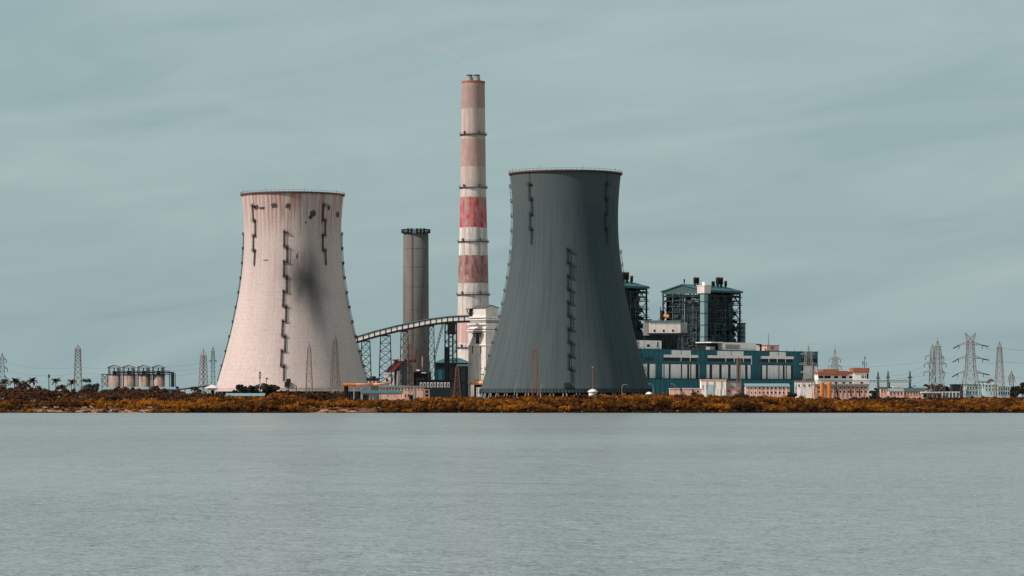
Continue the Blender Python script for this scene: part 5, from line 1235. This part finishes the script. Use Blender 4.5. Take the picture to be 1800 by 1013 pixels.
for i, (px, yt_, rd, lab) in enumerate(((206, 677, 6, 'dark tree in front of the leftmost silo'), (234, 679, 5, 'dark tree in front of the second silo'), (245, 680, 4, 'small tree at the third silo foot'), (312, 676, 3.5, 'thin dark tree right of the silo pipe frame'), (1392, 686, 8, 'dark tree left of the pale pylon foot'))):
    tree(lab, px, 2200 if px < 1000 else 2110, yt_, rd, M['darkleaf'], 70+i, tone=.4)
FG = 'far trees on the right horizon'
ft = [(1534,686,9),(1541,681,6),(1556,681,7),(1575,679,8),(1592,680,8),(1606,677,9),(1627,674,9),(1640,672,11),(1652,674,10),(1664,676,8),(1668,680,10),(1684,680,8),(1712,680,9),(1738,682,8),(1786,678,10),(1798,671,13),(1812,668,14),(1830,669,14),(1776,683,7)]
pos = ['nearest the office block','just right of the office block','above the first low pink house','behind the pale grey house','right of the third thin pole','behind the orange-pink house','left of the narrow pylon','broadest, behind the narrow pylon legs','right of the narrow pylon','isolated round, right of the narrow pylon','low, left of the dark shed','behind the dark shed','behind the widest pylon','behind the villa','under the small distant pylon','large, at the right edge','largest at the right edge','beyond the right edge','low, right of the villa']
for i, ((px, yt_, rd), p) in enumerate(zip(ft, pos)): tree('dark far tree ' + p, px, 2480 + (i*37 % 200), yt_, rd, M['darkleaf'], 90+i, group=FG, tone=.3, n=14, leaf=1.1)
# palms in the left scrub
def frond_mesh():
    m = MB(); N = 7; prev = None
    for i in range(N+1):
        f = i/N; x = 3.6*f; z = 1.0*math.sin(f*2.3) - 1.1*f*f; w = .75*math.sin(math.pi*min(.98, f*.85+.12))
        cur = ((x, -w, z-.3*w), (x, 0, z), (x, w, z-.3*w))
        if prev: m.add([*prev, *cur], [(0,1,4,3),(1,2,5,4)])
        prev = cur
    o = obj('frond', m, M['darkfrond']); me = o.data; bpy.data.objects.remove(o); return me
M['darkfrond'] = wear('palm_frond', (.028,.022,.014), (.05,.03,.016), None, .8, 0, .7)
fm = frond_mesh()
pos = ['at the far left beside the edge pylon','leaning, second from the left edge','with a narrow top, third from the left','bushy, left of the thin grey pole','taller, between edge pylon and grey pole','round-headed, right of the thin grey pole','short, left of the tall left pylon','in front of the tall left pylon']
for i, ((px, yt_), p) in enumerate(zip(((8,671),(26,669),(38,674),(43,673.5),(57,668.5),(98,669.5),(126,671.5),(109,681)), pos)):
    D = 1985 + i*6; root = thing('palm', 'dark palm ' + p, 'palm', (X(px, D), D, G), 0, 'palms at the left'); h = Z(yt_, D) - G - .6
    obj('trunk', MB().tube((0,0,-.3), (r.normal()*.4, 0, h), .28, .2, 7), M['bark'], root)
    for j in range(24):
        inst('frond', fm, root, (0, 0, h), (r.normal()*.2, r.uniform(-.75, .65), j*2.4 + r.normal()*.2), (r.uniform(.95, 1.35),)*3)

# shore stones (sunlit rubble on the low bank)
m = MB()
for i in range(2600):
    px = r.choice([r.uniform(-40, 275), r.uniform(548, 625), r.uniform(-40, 1860)], p=[.55, .33, .12]); Dq = r.uniform(1693, 1735)
    x = X(px, Dq); zg = float(np.interp(Dq, [p[0] for p in prof], [p[1] for p in prof])); q = r.uniform(.15, .55)
    vs = [(x+q*a*r.uniform(.7, 1.5), Dq+q*b*r.uniform(.6, 1.2), zg-.15+q*c*r.uniform(.6, 1)) for a, b, c in ((-1,-1,0),(1,-1,0),(1,1,0),(-1,1,0),(-.6,-.6,1),(.6,-.6,1),(.6,.6,1),(-.6,.6,1))]
    m.add(vs, [(3,2,1,0),(4,5,6,7),(0,1,5,4),(1,2,6,5),(2,3,7,6),(3,0,4,7)])
o = obj('shore_stones', m, wear('pale_rubble', (.60,.34,.24), (.28,.14,.09), None, 1.5, 0)); o['kind'] = 'stuff'; tag(o, 'pale sunlit rubble scattered along the shore', 'stones')

# ------------------------------------------------------------------ thin smoke from the flues
def plume():
    mt = bpy.data.materials.new('thin_smoke'); mt.use_nodes = True; nt = mt.node_tree; nt.nodes.clear()
    out = nt.nodes.new('ShaderNodeOutputMaterial'); v = nt.nodes.new('ShaderNodeVolumePrincipled'); nt.links.new(v.outputs[0], out.inputs['Volume'])
    v.inputs['Color'].default_value = (.97,.97,.97,1); gp2 = nt.nodes.new('ShaderNodeNewGeometry'); sp2 = nt.nodes.new('ShaderNodeSeparateXYZ'); mr = nt.nodes.new('ShaderNodeMapRange'); mr.interpolation_type = 'SMOOTHSTEP'
    nt.links.new(gp2.outputs['Position'], sp2.inputs[0]); nt.links.new(sp2.outputs[0], mr.inputs[0])
    for i, q in zip((1, 2, 3, 4), (X(722, 2710), X(818, 2710), 0.0, .042)): mr.inputs[i].default_value = q
    nt.links.new(mr.outputs[0], v.inputs['Density'])
    D = 2710; m = MB(); pts = [(829,132,4.5),(822,122,7),(812,110,10),(798,101,14),(778,92,19),(752,84,24),(720,77,28)]
    n = 14; P = []
    for px, py, rp in pts:
        for i in range(n):
            t = 2*math.pi*i/n; P.append((X(px, D)+S(rp*.35, D)*math.cos(t)*.5, D+S(rp,D)*math.cos(t)*.6, Z(py, D)+S(rp, D)*math.sin(t)*.55))
    m.v = P
    for j in range(len(pts)-1):
        for i in range(n): m.f.append((j*n+i, j*n+(i+1) % n, (j+1)*n+(i+1) % n, (j+1)*n+i))
    m.f.append(tuple(range(n))); m.f.append(tuple(range(len(P)-1, len(P)-n-1, -1)))
    o = obj('smoke', m, mt); o['kind'] = 'stuff'; tag(o, 'faint pale smoke drifting left from the chimney flues', 'smoke')
plume()
